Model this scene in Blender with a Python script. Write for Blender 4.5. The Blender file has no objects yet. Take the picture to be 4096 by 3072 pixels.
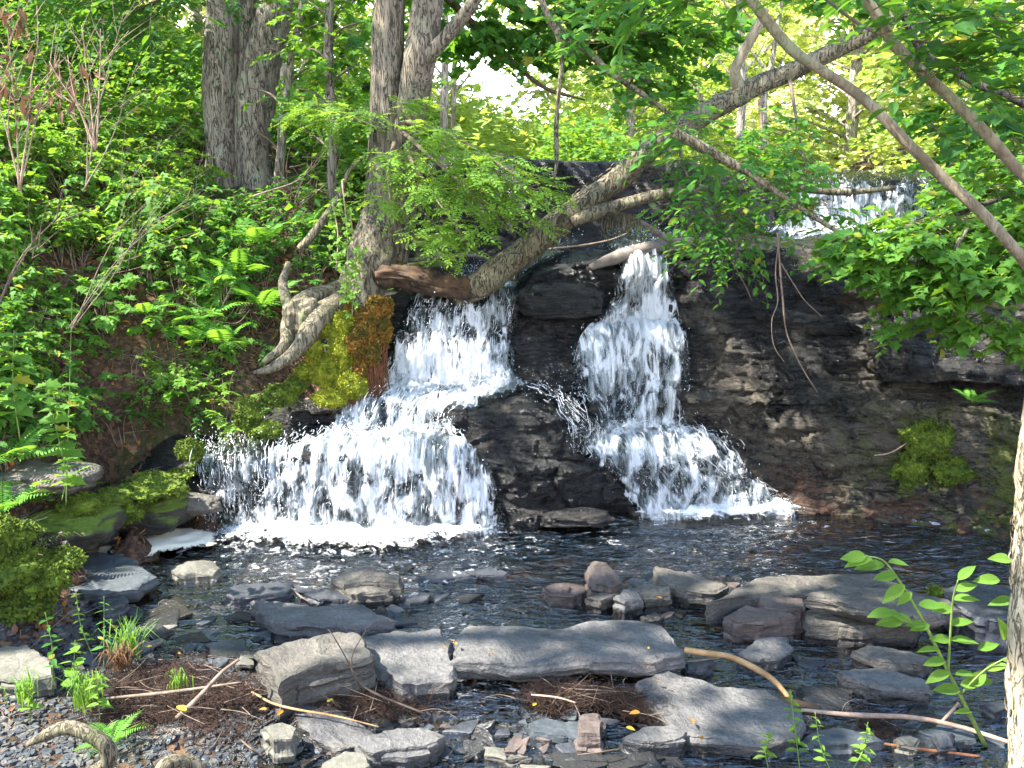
import bpy, math, random
import numpy as np
from mathutils import Vector
S = bpy.context.scene
C = S.collection
R = math.radians
rng = np.random.default_rng(7)

# ------------------------------------------------------------------ camera, sky, sun, exposure
FPX, PITCH, H = 887.0, R(12.3), 2.6
cam_d = bpy.data.cameras.new('camera'); cam = bpy.data.objects.new('camera', cam_d); C.objects.link(cam)
cam.location = (0, 0, H); cam.rotation_euler = (math.pi/2 - PITCH, 0, 0)
cam_d.sensor_width = 36; cam_d.lens = 36*FPX/1024; cam_d.clip_start = 0.05; cam_d.clip_end = 2000
S.camera = cam
SUN_EL, SUN_AZ = R(52), R(-104)          # azimuth from +Y towards +X: the sun stands high on the left
sdir = Vector((math.sin(SUN_AZ)*math.cos(SUN_EL), math.cos(SUN_AZ)*math.cos(SUN_EL), math.sin(SUN_EL)))
sun_d = bpy.data.lights.new('sun', 'SUN'); sun_d.energy = 5.0; sun_d.angle = R(0.5); sun_d.color = (1, .95, .86)
sun = bpy.data.objects.new('sun', sun_d); C.objects.link(sun)
sun.rotation_euler = (-sdir).to_track_quat('-Z', 'Y').to_euler()
W = bpy.data.worlds.new('World'); S.world = W; W.use_nodes = True
wn, wl = W.node_tree.nodes, W.node_tree.links
bg = wn['Background']; bg.inputs['Strength'].default_value = 0.15
sky = wn.new('ShaderNodeTexSky'); sky.sky_type = 'NISHITA'; sky.sun_disc = False
sky.sun_elevation = SUN_EL; sky.sun_rotation = SUN_AZ; sky.air_density = 1.2; sky.dust_density = .3; sky.ozone_density = 4.0
tc = wn.new('ShaderNodeTexCoord'); nz = wn.new('ShaderNodeTexNoise'); nz.inputs['Scale'].default_value = 2.2; nz.inputs['Detail'].default_value = 5
sep = wn.new('ShaderNodeSeparateXYZ'); wl.new(tc.outputs['Generated'], sep.inputs[0]); wl.new(tc.outputs['Generated'], nz.inputs['Vector'])
ml = wn.new('ShaderNodeMapRange'); wl.new(sep.outputs['Z'], ml.inputs['Value'])
ml.inputs['From Min'].default_value = .48; ml.inputs['From Max'].default_value = .2; ml.inputs['To Min'].default_value = -.2; ml.inputs['To Max'].default_value = .55
ad = wn.new('ShaderNodeMath'); ad.operation = 'ADD'; wl.new(ml.outputs[0], ad.inputs[0]); wl.new(nz.outputs[0], ad.inputs[1])
cr = wn.new('ShaderNodeMapRange'); cr.interpolation_type = 'SMOOTHSTEP'; wl.new(ad.outputs[0], cr.inputs['Value']); cr.inputs['From Min'].default_value = .5; cr.inputs['From Max'].default_value = .72
mx = wn.new('ShaderNodeMix'); mx.data_type = 'RGBA'; wl.new(cr.outputs[0], mx.inputs[0]); wl.new(sky.outputs[0], mx.inputs[6]); mx.inputs[7].default_value = (9.5, 9.8, 10.6, 1)
wl.new(mx.outputs[2], bg.inputs['Color'])
S.view_settings.view_transform = 'Standard'; S.view_settings.look = 'None'; S.view_settings.gamma = 1
S.view_settings.exposure = 2.2
S.cycles.max_bounces = 8; S.cycles.transparent_max_bounces = 24; S.cycles.diffuse_bounces = 3; S.cycles.glossy_bounces = 3; S.cycles.transmission_bounces = 4
S.cycles.use_denoising = True; S.cycles.caustics_reflective = False; S.cycles.caustics_refractive = False
S.cycles.sample_clamp_indirect = 6

# ------------------------------------------------------------------ measuring helpers
cp, sp = math.cos(PITCH), math.sin(PITCH)
def P(px, py, Y):                       # world point seen at a photo pixel (1024 wide) at distance Y
    u = (px-512)/FPX; v = (384-py)/FPX
    k = cp + v*sp
    return np.array([u/k*Y, Y, H + (-sp + v*cp)/k*Y])
def G(px, py, z=0.0):                   # ... on the level z
    v = (384-py)/FPX; r2 = (-sp+v*cp)/(cp+v*sp)
    return P(px, py, (z-H)/r2)
def Q(px, Y, z):                        # ... in the column px at distance Y and height z
    r2 = (z-H)/Y; v = (r2*cp+sp)/(cp-r2*sp)
    return np.array([(px-512)/FPX/(cp+v*sp)*Y, Y, z])
def proj(p):
    p = np.asarray(p, float); dz = p[..., 2]-H
    f = p[..., 1]*cp - dz*sp; u = p[..., 1]*sp + dz*cp
    f = np.where(f < .05, .05, f)
    return 512+FPX*p[..., 0]/f, 384-FPX*u/f
def smooth(t): t = np.clip(t, 0, 1); return t*t*(3-2*t)

def _h(ix, iy, iz, s):
    n = (ix*374761393 + iy*668265263 + iz*1274126177 + s*974711) & 0xFFFFFFFF
    n = ((n ^ (n >> 13))*1103515245) & 0xFFFFFFFF
    n = ((n ^ (n >> 15))*2246822519) & 0xFFFFFFFF
    return ((n ^ (n >> 16)) & 0xFFFFFF)/float(0xFFFFFF)
def vn(p, s=0):                         # value noise in [-1, 1]
    p = np.asarray(p, float); i = np.floor(p).astype(np.int64); f = p-i; f = f*f*(3-2*f)
    r = 0
    for a in (0, 1):
        for b in (0, 1):
            for c in (0, 1):
                w = (f[..., 0] if a else 1-f[..., 0])*(f[..., 1] if b else 1-f[..., 1])*(f[..., 2] if c else 1-f[..., 2])
                r = r + w*_h(i[..., 0]+a, i[..., 1]+b, i[..., 2]+c, s)
    return r*2-1
def fbm(p, o=4, s=0, sc=1.0):
    p = np.asarray(p, float)*sc; r = 0; a = 1.0; t = 0
    for k in range(o):
        r = r + a*vn(p*(2.03**k)+k*17.3, s+k); t += a; a *= .5
    return r/t
def cell(p, s=0):                       # nearest-cell distance and cell random value
    p = np.asarray(p, float); i = np.floor(p).astype(np.int64)
    best = np.full(p.shape[:-1], 9.0); val = np.zeros(p.shape[:-1]); sec = np.full(p.shape[:-1], 9.0)
    for a in (-1, 0, 1):
        for b in (-1, 0, 1):
            for c in (-1, 0, 1):
                j = i+np.array([a, b, c])
                q = [_h(j[..., 0], j[..., 1], j[..., 2], s+k) for k in range(4)]
                d = sum((j[..., k]+q[k]-p[..., k])**2 for k in range(3))
                m = d < best
                sec = np.where(m, best, np.minimum(sec, d)); val = np.where(m, q[3], val); best = np.where(m, d, best)
    return np.sqrt(best), np.sqrt(sec), val

# ------------------------------------------------------------------ mesh helpers
class MB:
    def __init__(s): s.V = []; s.F = []; s.n = 0; s.uv = []; s.at = []
    def add(s, V, F, mi=0, at=None, uv=None):
        V = np.asarray(V, float).reshape(-1, 3)
        for f in (F if isinstance(F, list) else [F]):
            s.F.append((np.asarray(f, np.int64)+s.n, mi))
        s.V.append(V); s.n += len(V)
        s.at.append(np.zeros(len(V)) if at is None else np.asarray(at, float).ravel())
        s.uv.append(np.zeros((len(V), 2)) if uv is None else np.asarray(uv, float).reshape(-1, 2))
    def build(s, name, mats, parent=None, smoothed=True, uv=False, attr=None, loc=None):
        V = np.concatenate(s.V)
        if loc is not None: V = V-np.asarray(loc)
        me = bpy.data.meshes.new(name); me.vertices.add(len(V)); me.vertices.foreach_set('co', V.astype(np.float32).ravel())
        li = np.concatenate([f.ravel() for f, _ in s.F]); ct = np.concatenate([np.full(len(f), f.shape[1]) for f, _ in s.F])
        mi = np.concatenate([np.full(len(f), m) for f, m in s.F])
        me.loops.add(len(li)); me.loops.foreach_set('vertex_index', li.astype(np.int32))
        me.polygons.add(len(ct)); me.polygons.foreach_set('loop_start', (np.cumsum(ct)-ct).astype(np.int32))
        me.polygons.foreach_set('material_index', mi.astype(np.int32))
        me.polygons.foreach_set('use_smooth', np.full(len(ct), smoothed))
        if uv:
            l = me.uv_layers.new(name='UVMap'); l.data.foreach_set('uv', np.concatenate(s.uv)[li].astype(np.float32).ravel())
        if attr:
            a = me.attributes.new(attr, 'FLOAT', 'POINT'); a.data.foreach_set('value', np.concatenate(s.at).astype(np.float32))
        me.update(calc_edges=True); me.validate()
        for m in (mats if isinstance(mats, (list, tuple)) else [mats]): me.materials.append(m)
        o = bpy.data.objects.new(name, me); C.objects.link(o)
        if parent is not None: o.parent = parent
        return o
def grid_faces(nu, nv, wrap=False):
    a = np.arange(nu*nv).reshape(nu, nv)
    if wrap: a = np.vstack([a, a[:1]])
    return np.stack([a[:-1, :-1], a[1:, :-1], a[1:, 1:], a[:-1, 1:]], -1).reshape(-1, 4)
def tag(o, label=None, cat=None, group=None, kind=None):
    if label: o['label'] = label
    if cat: o['category'] = cat
    if group: o['group'] = group
    if kind: o['kind'] = kind
    return o
def thing(name, loc, label, cat, group=None, rz=0):
    o = bpy.data.objects.new(name, None); C.objects.link(o); o.location = tuple(loc); o.rotation_euler = (0, 0, rz)
    o.empty_display_size = .1
    return tag(o, label, cat, group)
def copy_tree(o, parent=None):
    c = o.copy(); C.objects.link(c)
    if parent is not None: c.parent = parent
    for ch in o.children: copy_tree(ch, c)
    return c
def cat_path(pts, rad, seg=6):          # Catmull-Rom through points
    pts = np.asarray(pts, float); rad = np.asarray(rad, float)
    A = np.column_stack([pts, rad]); A = np.vstack([2*A[0]-A[1], A, 2*A[-1]-A[-2]])
    out = []
    for i in range(1, len(A)-2):
        p0, p1, p2, p3 = A[i-1:i+3]
        for k in range(seg):
            t = k/seg
            out.append(.5*((2*p1)+(-p0+p2)*t+(2*p0-5*p1+4*p2-p3)*t*t+(-p0+3*p1-3*p2+p3)*t**3))
    out.append(A[-2]); out = np.array(out)
    return out[:, :3], np.maximum(out[:, 3], .0008)
def tube(mb, pts, rad, sides=8, seg=6, amp=0.0, sc=6.0, mi=0, seed=0, cap=True, wob=0.0, vstretch=.35):
    if seg > 1: pts, rad = cat_path(pts, rad, seg)
    pts = np.asarray(pts, float); rad = np.asarray(rad, float); n = len(pts)
    if wob: pts = pts+wob*np.stack([vn(pts*3+9*k, seed+k) for k in range(3)], -1)
    T = np.gradient(pts, axis=0); T /= np.linalg.norm(T, axis=1)[:, None]+1e-9
    N = np.zeros_like(T); r0 = np.array([0, 0, 1.]) if abs(T[0, 2]) < .8 else np.array([1., 0, 0])
    N[0] = np.cross(T[0], r0)
    for i in range(n):
        if i: N[i] = N[i-1]-T[i]*np.dot(N[i-1], T[i])
        N[i] /= np.linalg.norm(N[i])+1e-9
    B = np.cross(T, N)
    a = np.linspace(0, 2*math.pi, sides, endpoint=False)
    ring = np.cos(a)[None, :, None]*N[:, None]+np.sin(a)[None, :, None]*B[:, None]
    rr = rad[:, None]*np.ones(sides)
    if amp:
        L = np.concatenate([[0], np.cumsum(np.linalg.norm(np.diff(pts, axis=0), axis=1))])
        q = np.stack([np.cos(a)[None]*rad[:, None]*sc*1.0+0*L[:, None], np.sin(a)[None]*rad[:, None]*sc+0*L[:, None], (L[:, None]*sc*vstretch)+0*a[None]], -1)
        rr = rr*(1+amp*(fbm(q, 3, seed)*1.2-np.abs(vn(q*2.3, seed+5))*.8+.3))
    V = (pts[:, None]+ring*rr[..., None])
    F = grid_faces(sides, n, True)      # index = side*n + i
    V = V.transpose(1, 0, 2).reshape(-1, 3)
    if cap:
        c = len(V); V = np.vstack([V, pts[:1], pts[-1:]])
        i = np.arange(sides); j = (i+1) % sides
        t0 = np.stack([i*n, np.full(sides, c), j*n], 1); t1 = np.stack([i*n+n-1, j*n+n-1, np.full(sides, c+1)], 1)
        mb.add(V, [F, t0, t1], mi)
    else: mb.add(V, F, mi)
def ptube(mb, lst, w, **k):             # lst of (px, py, Y), w pixel widths
    pts = [P(*a) for a in lst]; rad = [w_/2*a[2]/FPX for w_, a in zip(w, lst)]
    tube(mb, pts, rad, **k); return pts

# ------------------------------------------------------------------ materials
def newmat(name):
    m = bpy.data.materials.new(name); m.use_nodes = True; m.node_tree.nodes.clear(); return m, m.node_tree
class NT:
    def __init__(s, name): s.m, s.t = newmat(name); s.out = s.n('OutputMaterial')
    def n(s, typ, **k):
        nd = s.t.nodes.new('ShaderNode'+typ)
        for a, b in k.items(): setattr(nd, a, b)
        return nd
    def l(s, a, b): s.t.links.new(a, b)
    def set(s, sock, v):
        if isinstance(v, bpy.types.NodeSocket): s.l(v, sock)
        else: sock.default_value = v
    def noise(s, vec=None, scale=5, det=4, rough=.55, dist=0, kind='Fac'):
        nd = s.n('TexNoise'); nd.inputs['Scale'].default_value = scale; nd.inputs['Detail'].default_value = det
        nd.inputs['Roughness'].default_value = rough; nd.inputs['Distortion'].default_value = dist
        if vec is not None: s.l(vec, nd.inputs['Vector'])
        return nd.outputs[kind]
    def voro(s, vec, scale, feature='F1', out='Distance'):
        nd = s.n('TexVoronoi'); nd.feature = feature; nd.inputs['Scale'].default_value = scale; s.l(vec, nd.inputs['Vector']); return nd.outputs[out]
    def map(s, vec, sc=(1, 1, 1), loc=(0, 0, 0)):
        nd = s.n('Mapping'); nd.inputs['Scale'].default_value = sc; nd.inputs['Location'].default_value = loc; s.l(vec, nd.inputs['Vector']); return nd.outputs[0]
    def coord(s, k='Object'): return s.n('TexCoord').outputs[k]
    def mr(s, v, a, b, c=0, d=1, sm=True):
        nd = s.n('MapRange'); nd.interpolation_type = 'SMOOTHSTEP' if sm else 'LINEAR'
        s.set(nd.inputs['Value'], v)
        for k, x in zip(('From Min', 'From Max', 'To Min', 'To Max'), (a, b, c, d)): s.set(nd.inputs[k], x)
        return nd.outputs[0]
    def ma(s, op, a, b=0.5, c=0.0):
        nd = s.n('Math'); nd.operation = op; s.set(nd.inputs[0], a); s.set(nd.inputs[1], b); s.set(nd.inputs[2], c); return nd.outputs[0]
    def mix(s, f, a, b):
        nd = s.n('Mix'); nd.data_type = 'RGBA'; s.set(nd.inputs[0], f)
        for i, x in ((6, a), (7, b)):
            s.set(nd.inputs[i], x if isinstance(x, bpy.types.NodeSocket) else (*x, 1))
        return nd.outputs[2]
    def ramp(s, f, stops):
        nd = s.n('ValToRGB'); s.l(f, nd.inputs[0]); e = nd.color_ramp.elements
        while len(e) < len(stops): e.new(.5)
        for k, (p, c) in zip(e, stops): k.position = p; k.color = (*c, 1)
        return nd.outputs[0]
    def bump(s, h, st=.5, dist=.02, nrm=None):
        nd = s.n('Bump'); nd.inputs['Strength'].default_value = st; nd.inputs['Distance'].default_value = dist; s.l(h, nd.inputs['Height'])
        if nrm is not None: s.l(nrm, nd.inputs['Normal'])
        return nd.outputs[0]
    def pbr(s, col, rough=.7, nrm=None, spec=.5, **k):
        nd = s.n('BsdfPrincipled'); s.set(nd.inputs['Base Color'], col if isinstance(col, bpy.types.NodeSocket) else (*col, 1))
        s.set(nd.inputs['Roughness'], rough); nd.inputs['Specular IOR Level'].default_value = spec
        if nrm is not None: s.l(nrm, nd.inputs['Normal'])
        for a, b in k.items(): s.set(nd.inputs[a.replace('_', ' ')], b)
        return nd.outputs[0]
    def mixs(s, f, a, b):
        nd = s.n('MixShader'); s.set(nd.inputs[0], f); s.l(a, nd.inputs[1]); s.l(b, nd.inputs[2]); return nd.outputs[0]
    def done(s, sh): s.l(sh, s.out.inputs['Surface']); return s.m
    def nz(s): 
        g = s.n('NewGeometry'); x = s.n('SeparateXYZ'); s.l(g.outputs['Normal'], x.inputs[0]); return x.outputs['Z']
    def oz(s):
        x = s.n('SeparateXYZ'); s.l(s.n('NewGeometry').outputs['Position'], x.inputs[0]); return x.outputs['Z']

def leafmat(name, dark, light, yellow=None, trans=.45, rough=.5, tcol=None):
    t = NT(name); g = t.n('NewGeometry'); oi = t.n('ObjectInfo')
    r = g.outputs['Random Per Island']
    big = t.noise(g.outputs['Position'], 1.4, 2)
    f = t.ma('ADD', t.ma('MULTIPLY', r, .6), t.ma('MULTIPLY', t.mr(big, .3, .7), .4))
    col = t.mix(f, dark, light)
    if yellow:
        col = t.mix(t.mr(r, .965, .97), col, yellow)
    fine = t.noise(t.coord(), 90, 2)
    col = t.mix(t.mr(fine, .3, .8, 0, .3), col, tuple(c*.55 for c in dark))
    tcolr = tcol or (light[0]*1.7+.03, light[1]*1.6, light[2]*.7)
    p = t.pbr(col, rough+.08, spec=.22)
    tr = t.n('BsdfTranslucent'); t.l(t.mix(f, tuple(c*.75 for c in tcolr), tcolr), tr.inputs[0])
    return t.done(t.mixs(trans, p, tr.outputs[0]))
M = {}
M['leaf_maple'] = leafmat('leaf_maple', (.05, .15, .025), (.15, .31, .045), (.35, .30, .03))
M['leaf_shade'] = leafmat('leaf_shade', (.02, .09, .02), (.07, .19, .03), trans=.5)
M['leaf_oval'] = leafmat('leaf_oval', (.035, .13, .025), (.10, .26, .045), (.3, .27, .03), trans=.5, rough=.5)
M['leaf_fresh'] = leafmat('leaf_fresh', (.09, .21, .03), (.22, .38, .06), trans=.5)
M['leaf_far_haze'] = leafmat('leaf_far_haze', (.16, .27, .06), (.32, .44, .12), trans=.55)  # background leaves, colour raised to suggest bright haze
M['leaf_pale_haze'] = leafmat('leaf_pale_haze', (.32, .42, .20), (.50, .58, .34), trans=.5)  # palest background leaves: distance haze put into the leaf colour
M['leaf_brown'] = leafmat('leaf_brown', (.10, .055, .03), (.24, .13, .07), trans=.2, tcol=(.2, .1, .04))
M['leaf_fallen'] = leafmat('leaf_fallen', (.35, .10, .02), (.5, .24, .04), trans=.2, tcol=(.4, .16, .03))
M['leaf_yellow'] = leafmat('leaf_yellow', (.5, .34, .03), (.6, .45, .05), trans=.3, tcol=(.5, .4, .03))
M['fern'] = leafmat('fern', (.07, .22, .03), (.17, .38, .06), trans=.45)
M['grass'] = leafmat('grass_blade', (.06, .16, .02), (.16, .30, .05), trans=.35)

def rockmat(name, a, b, c=None, rough=.62, moss=0.0, strata=1.0, bump=.6, scale=1.0, wetline=None, spec=.4):
    t = NT(name); co = t.coord(); st = t.map(co, (1.2, 1.2, 7*strata))
    n1 = t.noise(co, 3*scale, 6, .6); n2 = t.noise(st, 4*scale, 6, .65, .4); n3 = t.noise(co, 45*scale, 4, .7)
    col = t.mix(t.mr(t.ma('ADD', t.ma('MULTIPLY', n1, .6), t.ma('MULTIPLY', n2, .4)), .36, .64), a, b)
    if c: col = t.mix(t.mr(t.noise(co, 1.7*scale, 5, .6), .55, .68), col, c)
    col = t.mix(t.mr(n3, .35, .75, .45, 0), col, tuple(x*.4 for x in a))
    rg = t.mr(n1, .3, .7, rough-.12, rough+.12)
    if wetline is not None:
        w = t.mr(t.ma('ADD', t.oz(), t.ma('MULTIPLY', n1, .05)), wetline+.02, wetline+.06)
        col = t.mix(w, tuple(x*.35 for x in a), col); rg = t.ma('MULTIPLY', rg, t.mr(w, 0, 1, .3, 1))
    if moss:
        mk = t.ma('MULTIPLY', t.mr(t.nz(), .1, .7), t.mr(t.noise(co, 2.3, 5, .6), .62-.3*moss, .7-.3*moss))
        col = t.mix(mk, col, t.mix(t.noise(co, 30, 3), (.05, .09, .01), (.14, .2, .02)))
    h = t.ma('ADD', t.ma('MULTIPLY', n2, 1.0), t.ma('MULTIPLY', n3, .25))
    h = t.ma('ADD', h, t.ma('MULTIPLY', t.noise(co, 14*scale, 5, .6), .5))
    return t.done(t.pbr(col, rg, t.bump(h, bump, .05), spec))
M['cliff'] = rockmat('cliff_rock', (.010, .0095, .0095), (.036, .033, .030), (.085, .075, .055), rough=.42, bump=1.0, moss=0, spec=.5)
M['ledge_dark'] = rockmat('ledge_rock', (.014, .014, .014), (.035, .034, .032), rough=.6)
M['slab'] = rockmat('slab_stone', (.085, .083, .080), (.185, .175, .163), (.22, .185, .15), rough=.7, bump=.9, strata=.4, wetline=.03)
M['slab_brown'] = rockmat('slab_brown', (.075, .068, .057), (.185, .165, .135), (.23, .175, .13), rough=.75, bump=.9, wetline=.03, moss=0)
M['slab_dark'] = rockmat('slab_dark', (.035, .037, .042), (.08, .085, .095), rough=.45, bump=.4, strata=.5)
M['slab_red'] = rockmat('slab_red', (.07, .055, .048), (.17, .125, .105), rough=.7, bump=.5)
M['slab_pale'] = rockmat('slab_pale', (.10, .095, .075), (.22, .205, .16), rough=.8, bump=.4)
M['slab_blue'] = rockmat('slab_blue', (.05, .06, .065), (.09, .10, .11), rough=.6, bump=.3, strata=.4)
M['mossrock'] = rockmat('mossy_rock', (.03, .03, .022), (.08, .075, .055), rough=.8, bump=1.0, moss=.9)

t = NT('wet_ledge_rock'); co = t.coord(); sx = t.n('SeparateXYZ'); t.l(co, sx.inputs[0]); X_, Z_ = sx.outputs['X'], sx.outputs['Z']
st = t.map(co, (1.3, 1.3, 8)); n1 = t.noise(co, 3, 6, .65); n2 = t.noise(st, 4, 6, .65, .5); n3 = t.noise(co, 40, 5, .75); n4 = t.noise(co, 1.5, 5, .6)
cr_ = t.ma('ABSOLUTE', t.ma('SUBTRACT', t.noise(t.map(co, (1.5, 1.5, 4.5), (3, 1, 7)), 2.2, 6, .6, .8), .5)); crk = t.mr(cr_, 0, .02)
col = t.mix(t.mr(n2, .35, .65), (.009, .009, .009), (.036, .034, .031))
dry = t.ma('MULTIPLY', t.mr(X_, .9, 1.7), t.mr(t.ma('ADD', t.ma('MULTIPLY', n4, .6), t.ma('MULTIPLY', n1, .4)), t.mr(Z_, .5, 1.5, .36, .48), t.mr(Z_, .5, 1.5, .5, .62)))  # tan patches: dappled sun painted into the colour, together with lichen
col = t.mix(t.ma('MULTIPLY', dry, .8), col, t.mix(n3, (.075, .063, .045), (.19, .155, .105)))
rust = t.ma('MULTIPLY', t.ma('MULTIPLY', t.mr(X_, 1.6, 2.4), t.mr(Z_, .45, .05)), t.mr(n1, .42, .55)); col = t.mix(rust, col, t.mix(n3, (.05, .022, .012), (.17, .075, .035)))
ms = t.ma('MULTIPLY', t.ma('MULTIPLY', t.mr(X_, 2.5, 3.3), t.mr(Z_, 1.1, .6)), t.mr(t.noise(co, 3.3, 6, .7), .46, .54)); col = t.mix(ms, col, t.mix(n3, (.03, .04, .006), (.16, .19, .02)))
up = t.ma('MULTIPLY', t.mr(t.nz(), .55, .9), t.mr(t.noise(co, 2.6, 5, .6), .5, .6)); col = t.mix(t.ma('MULTIPLY', up, .6), col, (.055, .042, .028))
col = t.mix(crk, (.004, .004, .004), col); col = t.mix(t.mr(n3, .35, .7, .4, 0), col, (.006, .006, .006))
h = t.ma('ADD', t.ma('ADD', n2, t.ma('MULTIPLY', n3, .45)), t.ma('ADD', t.ma('MULTIPLY', crk, .5), t.ma('MULTIPLY', t.noise(co, 13, 6, .65), .8)))
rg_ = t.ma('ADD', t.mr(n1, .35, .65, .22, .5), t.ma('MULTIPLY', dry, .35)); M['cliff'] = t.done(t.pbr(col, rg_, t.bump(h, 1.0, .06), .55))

def barkmat(name, a, b, c, vs=1.0, bands=0.4, bump=.9, ck=.45):
    t = NT(name); co = t.coord(); v = t.map(co, (16, 16, 2.6*vs)); hbands = t.map(co, (6, 6, 40))
    n = t.noise(v, 1.0, 5, .6, .6); vo = t.ma('ABSOLUTE', t.ma('SUBTRACT', t.noise(t.map(co, (22, 22, 3.2*vs), (5, 1, 2)), 1.0, 6, .62, 1.3), .5)); hb = t.noise(hbands, 1, 3, .5)
    lic = t.noise(co, 5, 5, .6)
    crack = t.mr(vo, .0, .035)
    col = t.mix(t.mr(n, .32, .68), a, b); col = t.mix(t.mr(lic, .5, .66), col, c)
    col = t.mix(t.ma('MULTIPLY', t.mr(hb, .5, .7), bands*.35), col, tuple(x*.45 for x in a))
    col = t.mix(crack, tuple(x*ck for x in a), col)
    h = t.ma('ADD', t.ma('MULTIPLY', crack, .8), t.ma('MULTIPLY', n, .7)); h = t.ma('ADD', h, t.ma('MULTIPLY', hb, .05))
    return t.done(t.pbr(col, .85, t.bump(h, bump, .02), .2))
M['bark'] = barkmat('bark_grey_brown', (.13, .115, .09), (.24, .21, .165), (.19, .20, .14))
M['bark_warm'] = barkmat('bark_warm', (.105, .09, .065), (.22, .185, .135), (.16, .15, .10), bands=.5, ck=.5)
M['bark_log'] = barkmat('bark_log', (.115, .10, .065), (.23, .195, .13), (.18, .175, .11), bands=.6, ck=.55)
M['bark_thin'] = barkmat('bark_sapling', (.16, .13, .085), (.31, .26, .18), (.22, .22, .13), bands=.6, bump=.4, ck=.85)
M['bark_pale'] = barkmat('bark_pale', (.45, .37, .24), (.68, .58, .40), (.35, .33, .2), vs=1.6, bands=.25)
M['bark_dark'] = barkmat('bark_dark', (.05, .042, .035), (.10, .085, .07), (.08, .08, .06))
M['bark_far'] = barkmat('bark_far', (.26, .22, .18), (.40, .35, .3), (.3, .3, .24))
M['root'] = barkmat('root_bark', (.13, .11, .07), (.23, .20, .14), (.14, .15, .07), bands=.8, ck=.8)
def plain(name, a, b, sc=20, rough=.8, bump=.5):
    t = NT(name); co = t.coord(); n = t.noise(co, sc, 5, .65)
    return t.done(t.pbr(t.mix(t.mr(n, .3, .7), a, b), rough, t.bump(n, bump, .01), .3))
M['twig'] = plain('twig', (.12, .085, .06), (.25, .19, .14))
M['twig_dark'] = plain('twig_dark', (.07, .05, .035), (.15, .11, .08))
M['twig_pink'] = plain('twig_pink', (.22, .14, .10), (.36, .26, .19))
M['stem_green'] = plain('stem_green', (.12, .2, .04), (.22, .3, .08))
M['stick_orange'] = plain('stick_peeled', (.24, .13, .05), (.42, .26, .12), 14)
M['deadwood'] = plain('deadwood', (.10, .085, .075), (.22, .19, .16), 14)
M['rotten'] = plain('rotten_wood', (.012, .009, .007), (.095, .055, .03), 9, .8, 1.0)
M['fibre'] = plain('fibre_mat', (.020, .012, .009), (.075, .042, .028), 60)
M['fibre_red'] = plain('root_fibre', (.08, .035, .018), (.24, .10, .045), 30)
M['moss'] = plain('moss', (.09, .125, .008), (.28, .29, .02), 18, .95, 1.0)
M['moss_dark'] = plain('moss_dark', (.035, .06, .008), (.12, .17, .015), 14, .95, 1.0)
M['moss_orange'] = plain('moss_orange', (.07, .075, .012), (.27, .12, .02), 8, .95, 1.0)

# ground: soil with leaf litter
t = NT('soil'); co = t.coord(); n1 = t.noise(co, 1.3, 5, .6); n2 = t.noise(co, 22, 6, .7); vo = t.voro(co, 26, out='Color')
sx = t.n('SeparateColor'); t.l(vo, sx.inputs[0])
col = t.mix(t.mr(n2, .35, .68), (.03, .02, .014), (.12, .075, .05))
col = t.mix(t.mr(sx.outputs[0], .86, .9), col, (.15, .085, .05))
col = t.mix(t.mr(n1, .5, .68, 0, .7), col, t.mix(n2, (.02, .04, .01), (.07, .10, .02)))
M['soil'] = t.done(t.pbr(col, .9, t.bump(t.ma('ADD', n2, t.ma('MULTIPLY', sx.outputs[1], .3)), .9, .03), .2))

# water
t = NT('stream_water'); co = t.coord(); m1 = t.map(co, (1, 2.3, 1))
w1 = t.noise(m1, 7, 2.5, .5, .8); w2 = t.noise(m1, 22, 3, .6, .4)
nr = t.bump(t.ma('ADD', w1, t.ma('MULTIPLY', w2, .12)), 1.0, .075)
fr = t.n('Fresnel'); fr.inputs[0].default_value = 1.5; t.l(nr, fr.inputs['Normal'])
gl = t.n('BsdfGlossy'); gl.inputs['Roughness'].default_value = .02; t.l(nr, gl.inputs['Normal'])
tr = t.n('BsdfTransparent'); tr.inputs[0].default_value = (.66, .56, .40, 1)
M['water'] = t.done(t.mixs(t.ma('MINIMUM', t.ma('MULTIPLY', fr.outputs[0], 3.2), .92), tr.outputs[0], gl.outputs[0]))

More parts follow.
